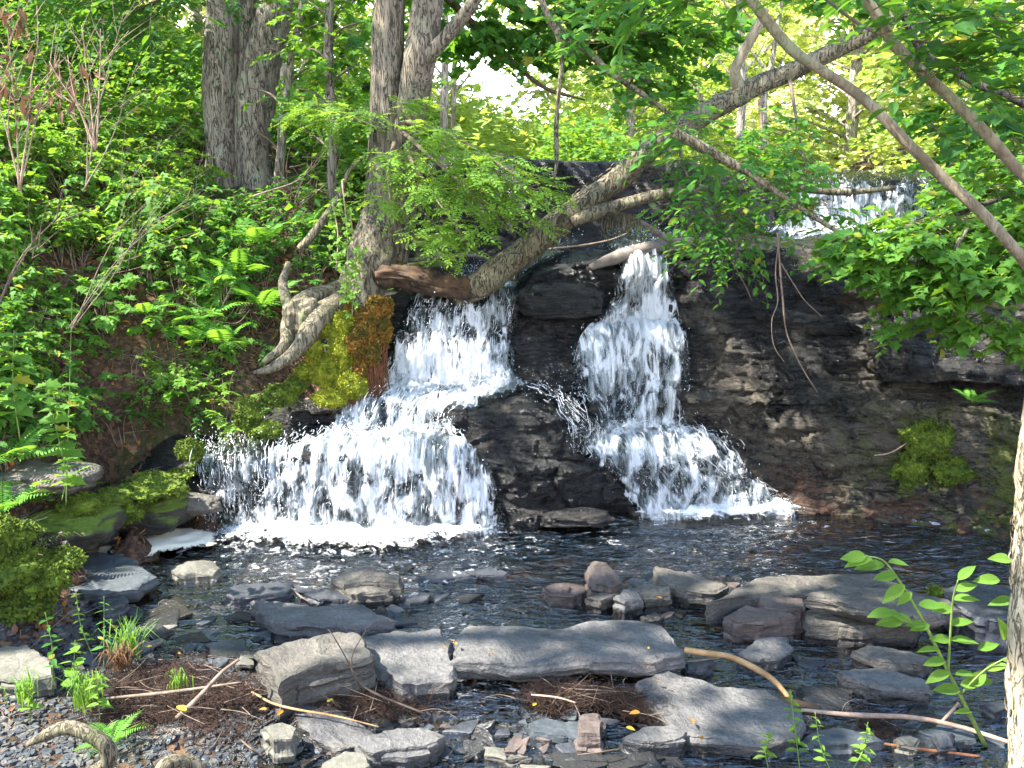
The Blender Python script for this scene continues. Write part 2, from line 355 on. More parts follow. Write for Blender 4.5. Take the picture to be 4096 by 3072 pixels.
def fallmat(name, thr, su=26, sv=2.2, tint=(.86, .89, .92)):
    t = NT(name); uv = t.coord('UV'); a = t.n('Attribute'); a.attribute_name = 'dens'
    v = t.map(uv, (su, sv, 1)); v2 = t.map(uv, (su*2.7, sv*4.5, 1), (3, 7, 0))
    s1 = t.noise(v, 1, 4, .6, .9); s2 = t.noise(v2, 1, 3, .6, .6); s3 = t.noise(t.map(uv, (8, 4, 1)), 1, 3, .6, .8)
    f = t.ma('ADD', t.ma('ADD', t.ma('MULTIPLY', s1, .42), t.ma('MULTIPLY', s2, .27)), t.ma('MULTIPLY', t.mr(s3, .3, .7), .30))
    al = t.mr(t.ma('ADD', f, a.outputs['Fac']), thr-.03, thr+.18)
    nr = t.bump(f, 1.0, .05)
    d = t.n('BsdfDiffuse'); d.inputs[0].default_value = (*tint, 1); t.l(nr, d.inputs['Normal'])
    tl = t.n('BsdfTranslucent'); tl.inputs[0].default_value = (.8, .87, .92, 1)
    g = t.n('BsdfGlossy'); g.inputs['Roughness'].default_value = .25; t.l(nr, g.inputs['Normal'])
    wsh = t.mixs(.06, t.mixs(.3, d.outputs[0], tl.outputs[0]), g.outputs[0])
    # thin clear water where the sheet has no air in it
    tp = t.n('BsdfTransparent'); tp.inputs[0].default_value = (.8, .85, .85, 1)
    fr = t.n('Fresnel'); t.l(nr, fr.inputs['Normal']); g2 = t.n('BsdfGlossy'); g2.inputs['Roughness'].default_value = .12; t.l(nr, g2.inputs['Normal'])
    clear = t.mixs(t.ma('MULTIPLY', fr.outputs[0], t.mr(a.outputs['Fac'], -.5, -.2)), tp.outputs[0], g2.outputs[0])
    return t.done(t.mixs(al, clear, wsh))
M['fall'] = fallmat('falling_water', .52, 30, 2.6, (.82, .84, .86))
M['fall2'] = fallmat('falling_water_outer', .62, 40, 3.6, (.82, .84, .86))
t = NT('water_drops'); d = t.n('BsdfDiffuse'); d.inputs[0].default_value = (.86, .89, .92, 1); tl = t.n('BsdfTranslucent'); tl.inputs[0].default_value = (.85, .9, .95, 1)
g = t.n('BsdfGlossy'); g.inputs['Roughness'].default_value = .2
M['drops'] = t.done(t.mixs(.08, t.mixs(.4, d.outputs[0], tl.outputs[0]), g.outputs[0]))
def foammat(name, thr, tint, sc=1.0):
    t = NT(name); co = t.coord(); a = t.n('Attribute'); a.attribute_name = 'dens'
    f = t.ma('ADD', t.ma('MULTIPLY', t.noise(co, 9*sc, 6, .65, 1.2), .7), t.ma('MULTIPLY', t.noise(co, 40*sc, 4, .6), .3))
    al = t.mr(t.ma('ADD', f, a.outputs['Fac']), thr-.04, thr+.14)
    p = t.pbr(tint, .5, t.bump(f, .6, .02), .4); tp = t.n('BsdfTransparent')
    return t.done(t.mixs(al, tp.outputs[0], p))
M['foam'] = foammat('foam', .56, (.74, .75, .74))
M['foam_cream'] = foammat('foam_cream', .5, (.72, .67, .54), 1.3)

# ------------------------------------------------------------------ ground: one sheet through measured points
ctl = []
def cpx(px, py, Y): ctl.append(P(px, py, Y))
def cw(x, y, z): ctl.append(np.array([x, y, z], float))
for a in [(0,610,4.75),(0,540,4.95),(0,480,5.6),(0,400,6.2),(0,300,7),(0,200,8),(0,100,10),(0,0,14),
          (60,600,5.2),(60,540,5.3),(60,480,5.9),(60,390,6.7),(60,290,7.6),(60,150,9.5),
          (130,520,6.0),(185,480,6.75),(130,440,6.6),(130,350,7.3),(130,250,8.3),(130,150,10.5),(130,60,15),
          (230,450,7.0),(230,380,7.4),(230,300,8),(230,220,9),(235,180,10),(290,130,14),
          (300,400,7.5),(300,330,8),(300,250,8.6),(300,190,9.8),(370,395,7.6),(370,300,8.3),(370,230,9.3),(370,180,10.5),
          (205,505,6.6)]: cpx(*a)
for px in (60, 130, 250, 400, 550, 700, 850, 980):
    for Y in (3.9, 4.6, 5.4): 
        q = Q(px, Y, (.0 if px < 280 or (Y < 4.2 and px < 600) else -.06) if Y < 5 else -.14); ctl.append(q)
    if px > 200: ctl.append(Q(px, 6.3, -.22)); ctl.append(Q(px, 3.2, -.04))
for q in [(-2.5,4.15,.04),(-2.0,4.3,.03),(-2.3,3.75,.09),(-1.6,3.75,.07),(-2.9,3.9,.12),(-2.8,4.4,.07),(-3.4,4.0,.3),(-3.9,4.8,.7),(-4.5,3,1.0),(-1.8,3.2,.12),(-1,3.0,.02),
          (0,1.6,.5),(-2,1.5,.9),(2,1.6,.5),(0,-1,1.0),(-4,-1,1.5),(4,-1,1.2),(2.6,3.0,.15),(2.9,3.9,.0),(3.4,3.0,.35),(4.4,4.5,.7),(4.7,5.8,.8),(5.5,5.6,1.5),(7,5,2.2),(4.1,5.9,.06),(3.9,5.2,-.05),
          (6,2,1.6),(-6,3,2.2),(-7,6,3.2),(-9,9,4.6),(-12,14,6.5),(-16,22,8.5),(-20,5,7),(-14,0,5),(-20,34,9),(-8,14,4.6),(-5,18,4.0),(-6,30,4.6),(-12,50,8),(-40,60,14),(-40,20,12),
          (-1.2,8.6,1.45),(0,8.9,1.45),(1.5,9,1.6),(3,9,1.7),(4.5,8.6,1.9),(0,10,1.6),(2.2,10.2,1.7),(-.5,11.5,2.85),(1,11.5,2.85),(3,12.5,1.9),(5,12.5,1.9),(2,14.5,2.9),(0,14,3.0),(-2,13,3.1),
          (4,15,2.6),(6,16,2.7),(5,20,2.7),(0,20,3.2),(0,30,3.4),(8,30,3.2),(0,50,4),(20,50,5),(40,60,7),(7.5,9,2.7),(9,13,3.3),(12,8,3.4),(14,20,4),(25,25,6),(20,0,4),
          (0,-20,2),(30,-20,4),(-30,-20,7),(0,120,5),(120,120,8),(-120,120,14),(-120,0,12),(120,0,6),(0,300,6),(300,300,8),(-300,300,12),(0,-100,3)]: cw(*q)
# keep the floor beneath the cascades low, behind the rock
for px in (250, 330, 420, 520, 620, 720): ctl.append(Q(px, 6.9, -.2 if px > 400 else .1))
for px in (420, 480, 540): ctl.append(Q(px, 7.8, .5))
for px in (620, 700, 780, 860): ctl.append(Q(px, 7.9, .6))
for a in [(100,574,-.10),(122,556,-.14),(150,549,-.16),(182,545,-.16),(208,536,-.16),(145,580,-.12),(85,562,-.04),(175,560,-.14),(115,547,-.22),(135,539,-.2),(162,533,-.2),(190,529,-.15)]: ctl.append(G(*a))
ctl = np.array(ctl)
D = np.linalg.norm(ctl[:, None, :2]-ctl[None, :, :2], axis=2)
wts = np.linalg.solve(D+1e-3*np.eye(len(D)) if False else np.block([[D+0.02*np.eye(len(D)), np.ones((len(D), 1))], [np.ones((1, len(D))), np.zeros((1, 1))]]), np.append(ctl[:, 2], 0))
def zg0(x, y):
    x = np.asarray(x, float); y = np.asarray(y, float); s = x.shape; x = x.ravel(); y = y.ravel(); out = np.empty(len(x))
    for i in range(0, len(x), 20000):
        d = np.hypot(x[i:i+20000, None]-ctl[:, 0], y[i:i+20000, None]-ctl[:, 1]); out[i:i+20000] = d@wts[:-1]+wts[-1]
    return out.reshape(s)
def zg(x, y):
    x = np.asarray(x, float); y = np.asarray(y, float)
    z = zg0(x, y); p = np.stack([x, y, x*0], -1)
    amp = np.clip((z-.02)/.5, 0.12, 1)*np.clip(9/(np.hypot(x, y)+1), .25, 1)
    return z+amp*(.10*fbm(p, 4, 3, 1.3)+.05*fbm(p, 3, 9, 5))
nx_, ny_ = 330, 330
ux = np.linspace(-1, 1, nx_); uy = np.linspace(-.42, 1, ny_)
gx = np.sinh(ux*5.2)/np.sinh(5.2)*320; gy = 5.5+np.sinh(uy*5.2)/np.sinh(5.2)*320
GX, GY = np.meshgrid(gx, gy, indexing='ij')
mb = MB(); GZ = zg(GX, GY); mb.add(np.stack([GX, GY, GZ], -1), grid_faces(nx_, ny_))
ground = tag(mb.build('ground', M['soil']), 'brown earth banks and bed of the stream', kind='structure')

# ------------------------------------------------------------------ the rock ledges
prof = {  # px: base, base0, l1, b1, l2, b2, m, mb, l3, b3, ub, ut, back as (Y, z)
 60:  [(7.4,-.3),(7.5,.0),(7.6,.2),(7.7,.3),(7.9,.5),(8.1,.6),(8.3,.8),(8.4,.9),(8.9,1.2),(9.5,1.4),(10.2,1.7),(10.6,2.0),(12,2.0)],
 170: [(6.6,-.3),(6.65,.0),(6.75,.40),(6.95,.44),(7.4,.6),(7.6,.7),(7.9,.9),(8.0,1.0),(8.6,1.3),(9.2,1.5),(10.2,1.8),(10.5,2.2),(12,2.3)],
 190: [(6.3,-.3),(6.35,.0),(6.55,.46),(6.95,.50),(7.35,.6),(7.6,.7),(7.9,.9),(8.0,1.0),(8.5,1.3),(9.2,1.5),(10.2,1.8),(10.5,2.2),(12,2.3)],
 235: [(6.3,-.3),(6.33,.0),(6.5,.52),(7.0,.56),(7.25,.68),(7.5,.8),(7.9,.95),(8.0,1.05),(8.4,1.35),(9.2,1.5),(10.2,1.8),(10.5,2.3),(12,2.4)],
 290: [(6.25,-.3),(6.28,.0),(6.45,.57),(6.98,.60),(7.12,.80),(7.5,.84),(7.85,1.1),(7.95,1.2),(8.25,1.4),(9.2,1.6),(10.1,1.9),(10.35,2.5),(12,2.6)],
 340: [(6.2,-.3),(6.23,.0),(6.43,.60),(6.95,.62),(7.08,.84),(7.6,.86),(7.85,1.15),(7.92,1.25),(8.12,1.55),(9.2,1.64),(10,2.0),(10.25,2.8),(12,2.8)],
 390: [(6.2,-.3),(6.23,.0),(6.43,.62),(6.95,.63),(7.08,.85),(7.65,.87),(7.85,1.2),(7.9,1.3),(8.03,1.64),(9.3,1.66),(9.95,2.0),(10.2,2.93),(12,2.9)],
 440: [(6.2,-.3),(6.25,.0),(6.45,.62),(6.95,.64),(7.08,.84),(7.65,.87),(7.78,1.2),(7.86,1.32),(7.98,1.66),(9.3,1.68),(9.9,2.0),(10.05,2.97),(12,2.95)],
 480: [(6.25,-.3),(6.3,.0),(6.47,.56),(6.85,.60),(7.0,.85),(7.65,.87),(7.78,1.2),(7.86,1.32),(8.0,1.67),(9.3,1.69),(9.9,2.05),(10.05,3.0),(12,2.95)],
 512: [(6.5,-.3),(6.55,.0),(6.62,.5),(6.78,.55),(6.93,.86),(7.65,.89),(7.78,1.2),(7.86,1.32),(8.0,1.70),(9.3,1.74),(9.9,2.05),(10.05,2.98),(12,2.95)],
 532: [(6.6,-.3),(6.63,.0),(6.7,.48),(6.78,.52),(6.9,.88),(7.5,.92),(7.7,1.1),(7.8,1.3),(7.95,1.86),(8.7,1.95),(9.9,2.05),(10.05,2.95),(12,2.9)],
 575: [(6.68,-.3),(6.72,.0),(6.8,.42),(6.88,.46),(6.96,.76),(7.5,.80),(7.75,1.1),(7.9,1.36),(8.0,1.96),(9,2.02),(9.9,2.1),(10.05,2.93),(12,2.9)],
 600: [(6.85,-.3),(6.88,.0),(6.98,.47),(7.38,.50),(7.5,.60),(7.55,.7),(7.78,1.32),(8.0,1.36),(8.08,1.98),(9.3,2.03),(9.9,2.1),(10.05,2.92),(12,2.9)],
 640: [(6.85,-.3),(6.9,.0),(7.05,.5),(7.5,.52),(7.55,.7),(7.6,.8),(7.8,1.33),(8.02,1.38),(8.14,2.0),(9.4,2.05),(9.9,2.1),(10.05,2.92),(12,2.9)],
 680: [(6.85,-.3),(6.9,.0),(7.06,.48),(7.5,.52),(7.58,.75),(7.62,.88),(7.78,1.32),(7.95,1.38),(8.1,2.04),(9.4,2.08),(9.9,2.1),(10.05,2.92),(12,2.9)],
 705: [(6.88,-.3),(6.95,.0),(7.08,.44),(7.44,.48),(7.5,.84),(7.62,.88),(7.72,1.35),(7.78,1.45),(8.0,2.06),(9.4,2.1),(10.1,2.1),(10.25,2.85),(12,2.9)],
 745: [(6.9,-.3),(7.0,.0),(7.18,.33),(7.38,.37),(7.44,.82),(7.58,.86),(7.7,1.4),(7.74,1.5),(7.95,2.1),(9.2,2.12),(11.3,2.1),(11.5,2.75),(14,2.9)],
 790: [(6.9,-.3),(7.0,.0),(7.15,.12),(7.25,.16),(7.3,.86),(7.42,.93),(7.55,1.4),(7.6,1.5),(7.9,2.1),(9.0,2.1),(12.6,1.9),(13,2.70),(16,2.6)],
 850: [(6.8,-.3),(6.9,.0),(6.98,.10),(7.02,.2),(7.1,.85),(7.3,1.0),(7.42,1.3),(7.5,1.5),(7.7,2.05),(8.6,2.15),(12.8,1.9),(13.05,2.75),(16,2.6)],
 890: [(6.7,-.3),(6.75,.0),(6.85,.10),(6.9,.2),(6.98,.9),(7.18,.98),(7.2,1.08),(6.98,1.14),(7.3,1.75),(8.4,2.15),(12.8,1.9),(13.05,2.75),(16,2.6)],
 930: [(6.6,-.3),(6.65,.0),(6.75,.10),(6.8,.2),(6.9,.92),(7.25,.99),(7.26,1.08),(6.82,1.14),(7.05,1.42),(8.2,2.1),(12.8,2.0),(13.05,2.76),(16,2.7)],
 985: [(6.45,-.3),(6.5,.0),(6.6,.12),(6.65,.2),(6.78,.92),(7.1,.99),(7.12,1.08),(6.78,1.16),(6.98,1.42),(8.2,2.15),(12.8,2.3),(13.05,2.9),(16,2.9)],
 1060:[(6.2,-.3),(6.25,.1),(6.3,.2),(6.35,.3),(6.4,.8),(6.5,.9),(6.55,1.1),(6.6,1.2),(6.8,1.5),(8.0,2.2),(12,2.6),(12.6,3.1),(16,3.1)],
 1250:[(5.7,-.3),(5.8,.3),(5.9,.5),(5.95,.6),(6.0,.9),(6.1,1.0),(6.15,1.2),(6.2,1.3),(6.6,1.7),(8.0,2.4),(12,2.9),(12.6,3.3),(16,3.3)]}
for k in (190, 235, 290, 340, 390, 440, 480):
    q = [list(a) for a in prof[k]]; q[0][0] += .27; q[1][0] += .27; q[2][0] += .15; prof[k] = q
PXK = np.array(sorted(prof)); PR = np.array([prof[k] for k in PXK], float)   # (ncol, 13, 2)
def surf0(px, v):                        # smooth skeleton of the ledges; px, v arrays
    px = np.asarray(px, float); v = np.clip(np.asarray(v, float), 0, 12)
    i = np.clip(np.searchsorted(PXK, px)-1, 0, len(PXK)-2); f = np.clip((px-PXK[i])/(PXK[i+1]-PXK[i]), 0, 1)
    j = np.clip(np.floor(v).astype(int), 0, 11); g = v-j
    def at(ii, jj): return PR[ii, jj]
    A = at(i, j)*(1-f)[..., None]+at(i+1, j)*f[..., None]; B = at(i, j+1)*(1-f)[..., None]+at(i+1, j+1)*f[..., None]
    q = A*(1-g)[..., None]+B*g[..., None]
    Y, z = q[..., 0], q[..., 1]
    r2 = (z-H)/Y; vv = (r2*cp+sp)/(cp-r2*sp)
    return np.stack([(px-512)/FPX/(cp+vv*sp)*Y, Y, z], -1)
def rockdisp(p, flat):
    q = p*np.array([1, 1, 1])
    wv = fbm(q, 3, 11, .9)
    lay = p[..., 2]*7+wv*1.6; li = np.floor(lay); lf = lay-li
    hk = _h(li.astype(np.int64), np.floor(p[..., 0]*1.7+li*.37+wv*1.5).astype(np.int64), np.zeros_like(li, dtype=np.int64), 3)
    hk2 = _h(li.astype(np.int64)+1, np.floor(p[..., 0]*1.7+(li+1)*.37+wv*1.5).astype(np.int64), np.zeros_like(li, dtype=np.int64), 3)
    st = hk+(hk2-hk)*smooth((lf-.82)/.18)
    edge = np.exp(-((lf-.98)/.06)**2)
    d1, d2, cv = cell(p*np.array([1.5, 1.5, 3.0])+.3*wv[..., None], 21)
    out = .13*(st-.4) - .05*edge + .05*(cv-.5) - .045*np.exp(-((d2-d1)/.045)**2) + .09*fbm(q, 5, 31, 1.8) + .045*fbm(q, 4, 41, 6)+.02*fbm(q, 2, 43, 23)
    return out
npx = np.concatenate([np.arange(60, 180, 4), np.arange(180, 1020, 1.9), np.arange(1020, 1250, 5)])
nv_ = np.concatenate([np.linspace(0, 9, 250, endpoint=False), np.linspace(9, 12, 56)])
PXG, VG = np.meshgrid(npx, nv_, indexing='ij')
B0 = surf0(PXG, VG)
du = np.gradient(B0, axis=0); dv = np.gradient(B0, axis=1); NR = np.cross(du, dv); NR /= np.linalg.norm(NR, axis=2)[..., None]+1e-9
flat = np.abs(NR[..., 2])
dd = rockdisp(B0, flat)
mask_up = np.clip((VG-9.4), 0, 1)
dirv = NR*np.where(NR[..., 1:2]*-1+NR[..., 2:3] < 0, -1, 1)
dd = dd*(1-.55*flat)*(1-.4*mask_up)
CL = B0+dirv*dd[..., None]
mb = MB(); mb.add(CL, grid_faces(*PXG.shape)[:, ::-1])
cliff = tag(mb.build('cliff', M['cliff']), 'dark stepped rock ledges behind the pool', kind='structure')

# ------------------------------------------------------------------ pool and stream surface, real ripples
wx = np.linspace(-5.2, 6.0, 520); wy = np.linspace(2.0, 7.6, 420)
WX, WY = np.meshgrid(wx, wy, indexing='ij'); q = np.stack([WX, WY*1.6, WX*0], -1)
near = np.exp(-((WY-6.2)/.9)**2)
WZ = (.012+.018*near)*fbm(q, 3, 51, 3.2)+(.004+.010*near)*fbm(q, 3, 61, 11)
WZ *= np.clip((WY-3.2)/2.0, .35, 1)
mb = MB(); mb.add(np.stack([WX, WY, WZ], -1), grid_faces(*WX.shape))
tag(mb.build('water', M['water']), 'dark rippled stream water', kind='structure')

# ------------------------------------------------------------------ falling water
def flow_path(keys, n):                  # keys (v, pxL, pxR, dens) -> dense in v by travelled length
    keys = sorted(keys, key=lambda k: -k[0]); k = np.array(keys, float)
    vv = np.linspace(k[0, 0], k[-1, 0], 900); pc = np.interp(-vv, -k[:, 0], (k[:, 1]+k[:, 2])/2)
    p = surf0(pc, vv); s = np.concatenate([[0], np.cumsum(np.linalg.norm(np.diff(p, axis=0), axis=1))])
    sv = np.linspace(0, s[-1], n); v = np.interp(sv, s, vv)
    return v, sv, np.interp(-v, -k[:, 0], k[:, 1]), np.interp(-v, -k[:, 0], k[:, 2]), np.interp(-v, -k[:, 0], k[:, 3])
def flow_pts(keys, nu, n, off, seed, amp=.05):
    v, sv, L_, R_, dn = flow_path(keys, n)
    u = np.linspace(0, 1, nu); U, V = np.meshgrid(u, v, indexing='ij'); PX = L_+(R_-L_)*U
    p = 0; ks = np.linspace(-.22, .16, 7)
    for d in ks: p = p+surf0(PX, V+d)
    p = p/len(ks)
    # the sheet leaves the rock a little and falls clear of it
    du = np.gradient(p, axis=0); dv = np.gradient(p, axis=1); N = np.cross(du, dv); N /= np.linalg.norm(N, axis=2)[..., None]+1e-9
    N *= np.where((-N[..., 1]+N[..., 2]) < 0, -1, 1)[..., None]
    SV = sv[None, :]+0*U; X = p[..., 0]
    q = np.stack([X*9, SV*1.6, SV*0+seed], -1); q2 = np.stack([X*26, SV*5, SV*0+seed], -1); q3 = np.stack([X*3, SV*3, SV*0], -1)
    dens_up = .035; d = off+1.25*amp*fbm(q, 3, seed)+.8*amp*fbm(q2, 2, seed+3)+amp*.8*fbm(q3, 2, seed+8)
    e = np.minimum(U, 1-U)*(R_-L_)/13.0+1.0*fbm(np.stack([X*6, SV*4, SV*0], -1), 4, seed+4)
    dens = dn+dens_up-.5*(1-smooth(e))
    d = d*(.35+.65*smooth(e))
    return p+N*d[..., None], np.stack([X, SV], -1), dens, (v, sv, L_, R_, dn), N
def waterfall(name, keys, label, seed, layers=((.065, 'fall'), (.10, 'fall2')), ndrop=4000, kw=1.0, wide=1.0):
    kk = np.array(sorted(keys, key=lambda k: -k[0]), float)
    mb = MB(); nu = int(max(20, (kk[:, 2]-kk[:, 1]).max()/1.3)); v, sv, *_ = flow_path(keys, 50); n = int(sv[-1]/.017)
    for li, (off, mt) in enumerate(layers):
        p, uvv, dens, info, N = flow_pts(keys, nu, n, off, seed+li*31)
        mb.add(p, grid_faces(nu, n)[:, ::-1], li, dens, uvv)
    o = mb.build(name, [M[m] for _, m in layers], uv=True, attr='dens')
    tag(o, label, 'waterfall', kind='structure')
    # torn strands and drops in front of the sheet
    rg = np.random.default_rng(seed); p, uvv, dens, (v, sv, L_, R_, dn), N = flow_pts(keys, nu, n, .09, seed+99, .06)
    iu = rg.random(ndrop)**1.0*(nu-1); iv = rg.random(ndrop)*(n-2)
    w = dens[iu.astype(int), iv.astype(int)]; keep = rg.random(ndrop) < np.clip((w+.35)*1.2, .02, .75); iu, iv = iu[keep], iv[keep]; m = len(iu)
    ln = rg.exponential(.03, m)+.008; ln = np.minimum(ln, .16); wd = rg.uniform(.0010, .0030, m)*kw; out = rg.exponential(.022, m)-.03
    T = np.gradient(p, axis=1); steep = np.abs(T[..., 2])/(np.linalg.norm(T, axis=2)+1e-9)
    out += .03*rg.random(m)*(1-steep[iu.astype(int), iv.astype(int)])*3
    K = 5; pts = []
    drift = rg.normal(0, 1.2, m)
    for k in range(K):
        vi = np.clip(iv+ln*k/(K-1)/(sv[1]-sv[0]), 0, n-1.01); ui = np.clip(iu+drift*k/K, 0, nu-1.01)
        a, b = ui.astype(int), vi.astype(int); fb = (vi-b)[:, None]
        q = p[a, b]*(1-fb)+p[a, b+1]*fb
        pts.append(q+N[a, b]*out[:, None]+np.array([0, -1, 0])*(out*.6)[:, None])
    pts = np.stack(pts, 1); prof_w = np.array([.15, .8, 1, .85, .2])
    side = np.array([1., 0, 0])+rg.normal(0, .35, (m, 3)); side /= np.linalg.norm(side, axis=1)[:, None]
    h = (wd[:, None]*prof_w)[..., None]
    A = pts-side[:, None]*h; B = pts+side[:, None]*h; Cc = pts+np.array([0, -1., .2])*h*1.2
    Vv = np.stack([A, Cc, B], 2).reshape(-1, 3); base = (np.arange(m)*K*3)[:, None]
    fs = []
    for k in range(K-1):
        for c in (0, 1): fs.append(base+np.array([k*3+c, k*3+c+1, k*3+4+c, k*3+3+c]))
    mb = MB(); mb.add(Vv, np.concatenate(fs))
    # round drops thrown off
    nd = ndrop//7; iu = rg.integers(0, nu, nd); iv = rg.integers(0, n-1, nd)
    c = p[iu, iv]+N[iu, iv]*rg.exponential(.05, nd)[:, None]+rg.normal(0, .03, (nd, 3)); r = rg.uniform(.0015, .005, nd)
    oc = np.array([[1, 0, 0], [-1, 0, 0], [0, 1, 0], [0, -1, 0], [0, 0, 1.5], [0, 0, -1.5]]); of = np.array([[0, 2, 4], [2, 1, 4], [1, 3, 4], [3, 0, 4], [2, 0, 5], [1, 2, 5], [3, 1, 5], [0, 3, 5]])
    mb.add((c[:, None]+oc[None]*r[:, None, None]).reshape(-1, 3), (np.arange(nd)[:, None, None]*6+of[None]).reshape(-1, 3))
    tag(mb.build('spray', M['drops'], parent=o), kind='stuff')
    return o
waterfall('waterfall', [(9,425,585,-.22),(8.25,415,542,-.12),(8,412,528,.0),(7.6,402,522,.02),(7,398,515,.08),(6.3,396,514,.14),(5.6,388,516,.2),(5.1,372,530,.24),(4.7,352,520,.2),(4.1,336,480,.14),(3.8,334,458,.12),(3.2,326,456,.14),(3,308,462,.22),(2.5,296,472,.2),(2,282,490,.16),(1.5,258,500,.12),(1,232,508,.16),(.7,228,512,.2)],
   'broad left cascade dropping in three white steps into the pool', 101, ndrop=11000)
waterfall('waterfall', [(3.0,188,310,-.2),(2.4,190,310,-.06),(2,196,310,.03),(1.5,202,310,.03),(1,206,310,.06),(.8,206,310,.12)],
   'thin ragged water at the left end of the lowest step', 202, ((.045, 'fall'), (.08, 'fall2')), 3000)
waterfall('waterfall', [(9,600,705,-.2),(8.3,606,685,-.1),(8,612,671,.14),(7.5,614,674,.18),(7.1,592,682,.25),(6.9,578,686,.3),(6.4,572,688,.24),(5.5,570,690,.10),(4.6,574,688,.06),(3.8,577,686,.06),(3.3,575,688,.24)],
   'tall right cascade pouring over a mid ledge beside the dark wall', 303, ((.095, 'fall'), (.13, 'fall2')), ndrop=7000)
waterfall('waterfall', [(3.9,566,592,-.1),(3.3,570,690,.1),(3,576,700,.2),(2.4,584,726,.2),(2,592,742,.12),(1.5,612,778,.08),(1,634,800,.2),(.7,636,806,.25)],
   'low white fan below the right cascade spreading to the right', 404, ndrop=4500)
waterfall('waterfall', [(5.0,508,560,-.16),(4.6,520,572,-.1),(4.2,540,582,-.06),(3.9,560,584,-.02),(3.2,566,590,.02)],
   'little trickle crossing the middle rock between both cascades', 505, ((.04, 'fall2'),), 1200)
waterfall('waterfall', [(11.6,782,938,-.3),(11.05,780,938,-.25),(10.95,780,938,-.05),(10.6,772,934,.1),(10.2,778,930,.16),(10,770,900,.22),(9.8,760,880,.2)],
   'distant upper waterfall half hidden behind the hanging leaves', 606, ((.05, 'fall'), (.12, 'fall2')), 7000, kw=1.6)

# white water where the falls land and foam drifting off
def foam_patch(name, outline, label, mat, zh=.02, seed=0, cell_=.022, dens=.2, soft=.12, kind='stuff', lift=.0):
    pts = np.array([G(x, y, 0)[:2] for x, y in outline]); c0, c1 = pts.min(0)-.1, pts.max(0)+.1
    xs = np.arange(c0[0], c1[0], cell_); ys = np.arange(c0[1], c1[1], cell_); X, Y = np.meshgrid(xs, ys, indexing='ij')
    ins = np.zeros(X.shape, bool); dist = np.full(X.shape, 9.)
    for i in range(len(pts)):
        a, b = pts[i], pts[(i+1) % len(pts)]
        cnd = ((a[1] > Y) != (b[1] > Y)) & (X < (b[0]-a[0])*(Y-a[1])/(b[1]-a[1]+1e-12)+a[0]); ins ^= cnd
        ab = b-a; tt = np.clip(((X-a[0])*ab[0]+(Y-a[1])*ab[1])/(ab@ab), 0, 1); dist = np.minimum(dist, np.hypot(X-a[0]-tt*ab[0], Y-a[1]-tt*ab[1]))
    sd = np.where(ins, dist, -dist)+.05*fbm(np.stack([X, Y, X*0+seed], -1), 3, seed, 6)
    Z = .03+lift+zh*np.clip(sd/soft, 0, 1)*(1+.9*fbm(np.stack([X, Y, X*0], -1), 4, seed+2, 9))
    de = dens*smooth(sd/soft)-.6*(1-smooth(sd/soft+1))
    m = sd > -.06; F = grid_faces(*X.shape); F = F[m.ravel()[F].all(1)]
    mb = MB(); mb.add(np.stack([X, Y, Z], -1), F, 0, de.ravel()); o = mb.build(name, M[mat], attr='dens'); return tag(o, label, kind=kind)
foam_patch('foam', [(205,528),(240,518),(380,512),(500,514),(530,524),(512,540),(440,548),(390,560),(300,556),(212,546)], 'churned white foam under the left cascade', 'foam', .07, 5, dens=.24, soft=.3)
foam_patch('foam', [(230,548),(330,552),(470,550),(545,535),(560,545),(520,570),(420,590),(300,580),(220,565)], 'thin foam streaks drifting out from the left cascade', 'foam', .004, 15, dens=-.03, soft=.25, lift=-.01)
foam_patch('foam', [(600,520),(700,528),(830,524),(800,545),(700,560),(600,545)], 'thin foam streaks drifting off the right fan', 'foam', .004, 16, dens=-.08, soft=.2, lift=-.01)
foam_patch('foam', [(625,505),(700,500),(790,506),(815,514),(760,522),(690,525),(632,520)], 'white foam under the low right fan', 'foam', .05, 6, dens=.26, soft=.16)
foam_patch('foam', [(108,560),(122,540),(150,533),(195,530),(216,538),(214,548),(180,553),(150,560),(122,566)], 'thick cream foam raft beside the mossy bank', 'foam_cream', .022, 7, dens=.35, soft=.06)
foam_patch('foam', [(82,552),(100,546),(112,552),(104,562),(90,560)], 'yellowish foam behind the flat dark stone', 'foam_cream', .016, 8, dens=.3, soft=.04)
foam_patch('foam', [(880,517),(905,521),(950,528),(1000,535),(960,532),(905,525)], 'thin line of foam along the right shore', 'foam', .006, 9, dens=.06, soft=.04, cell_=.012)

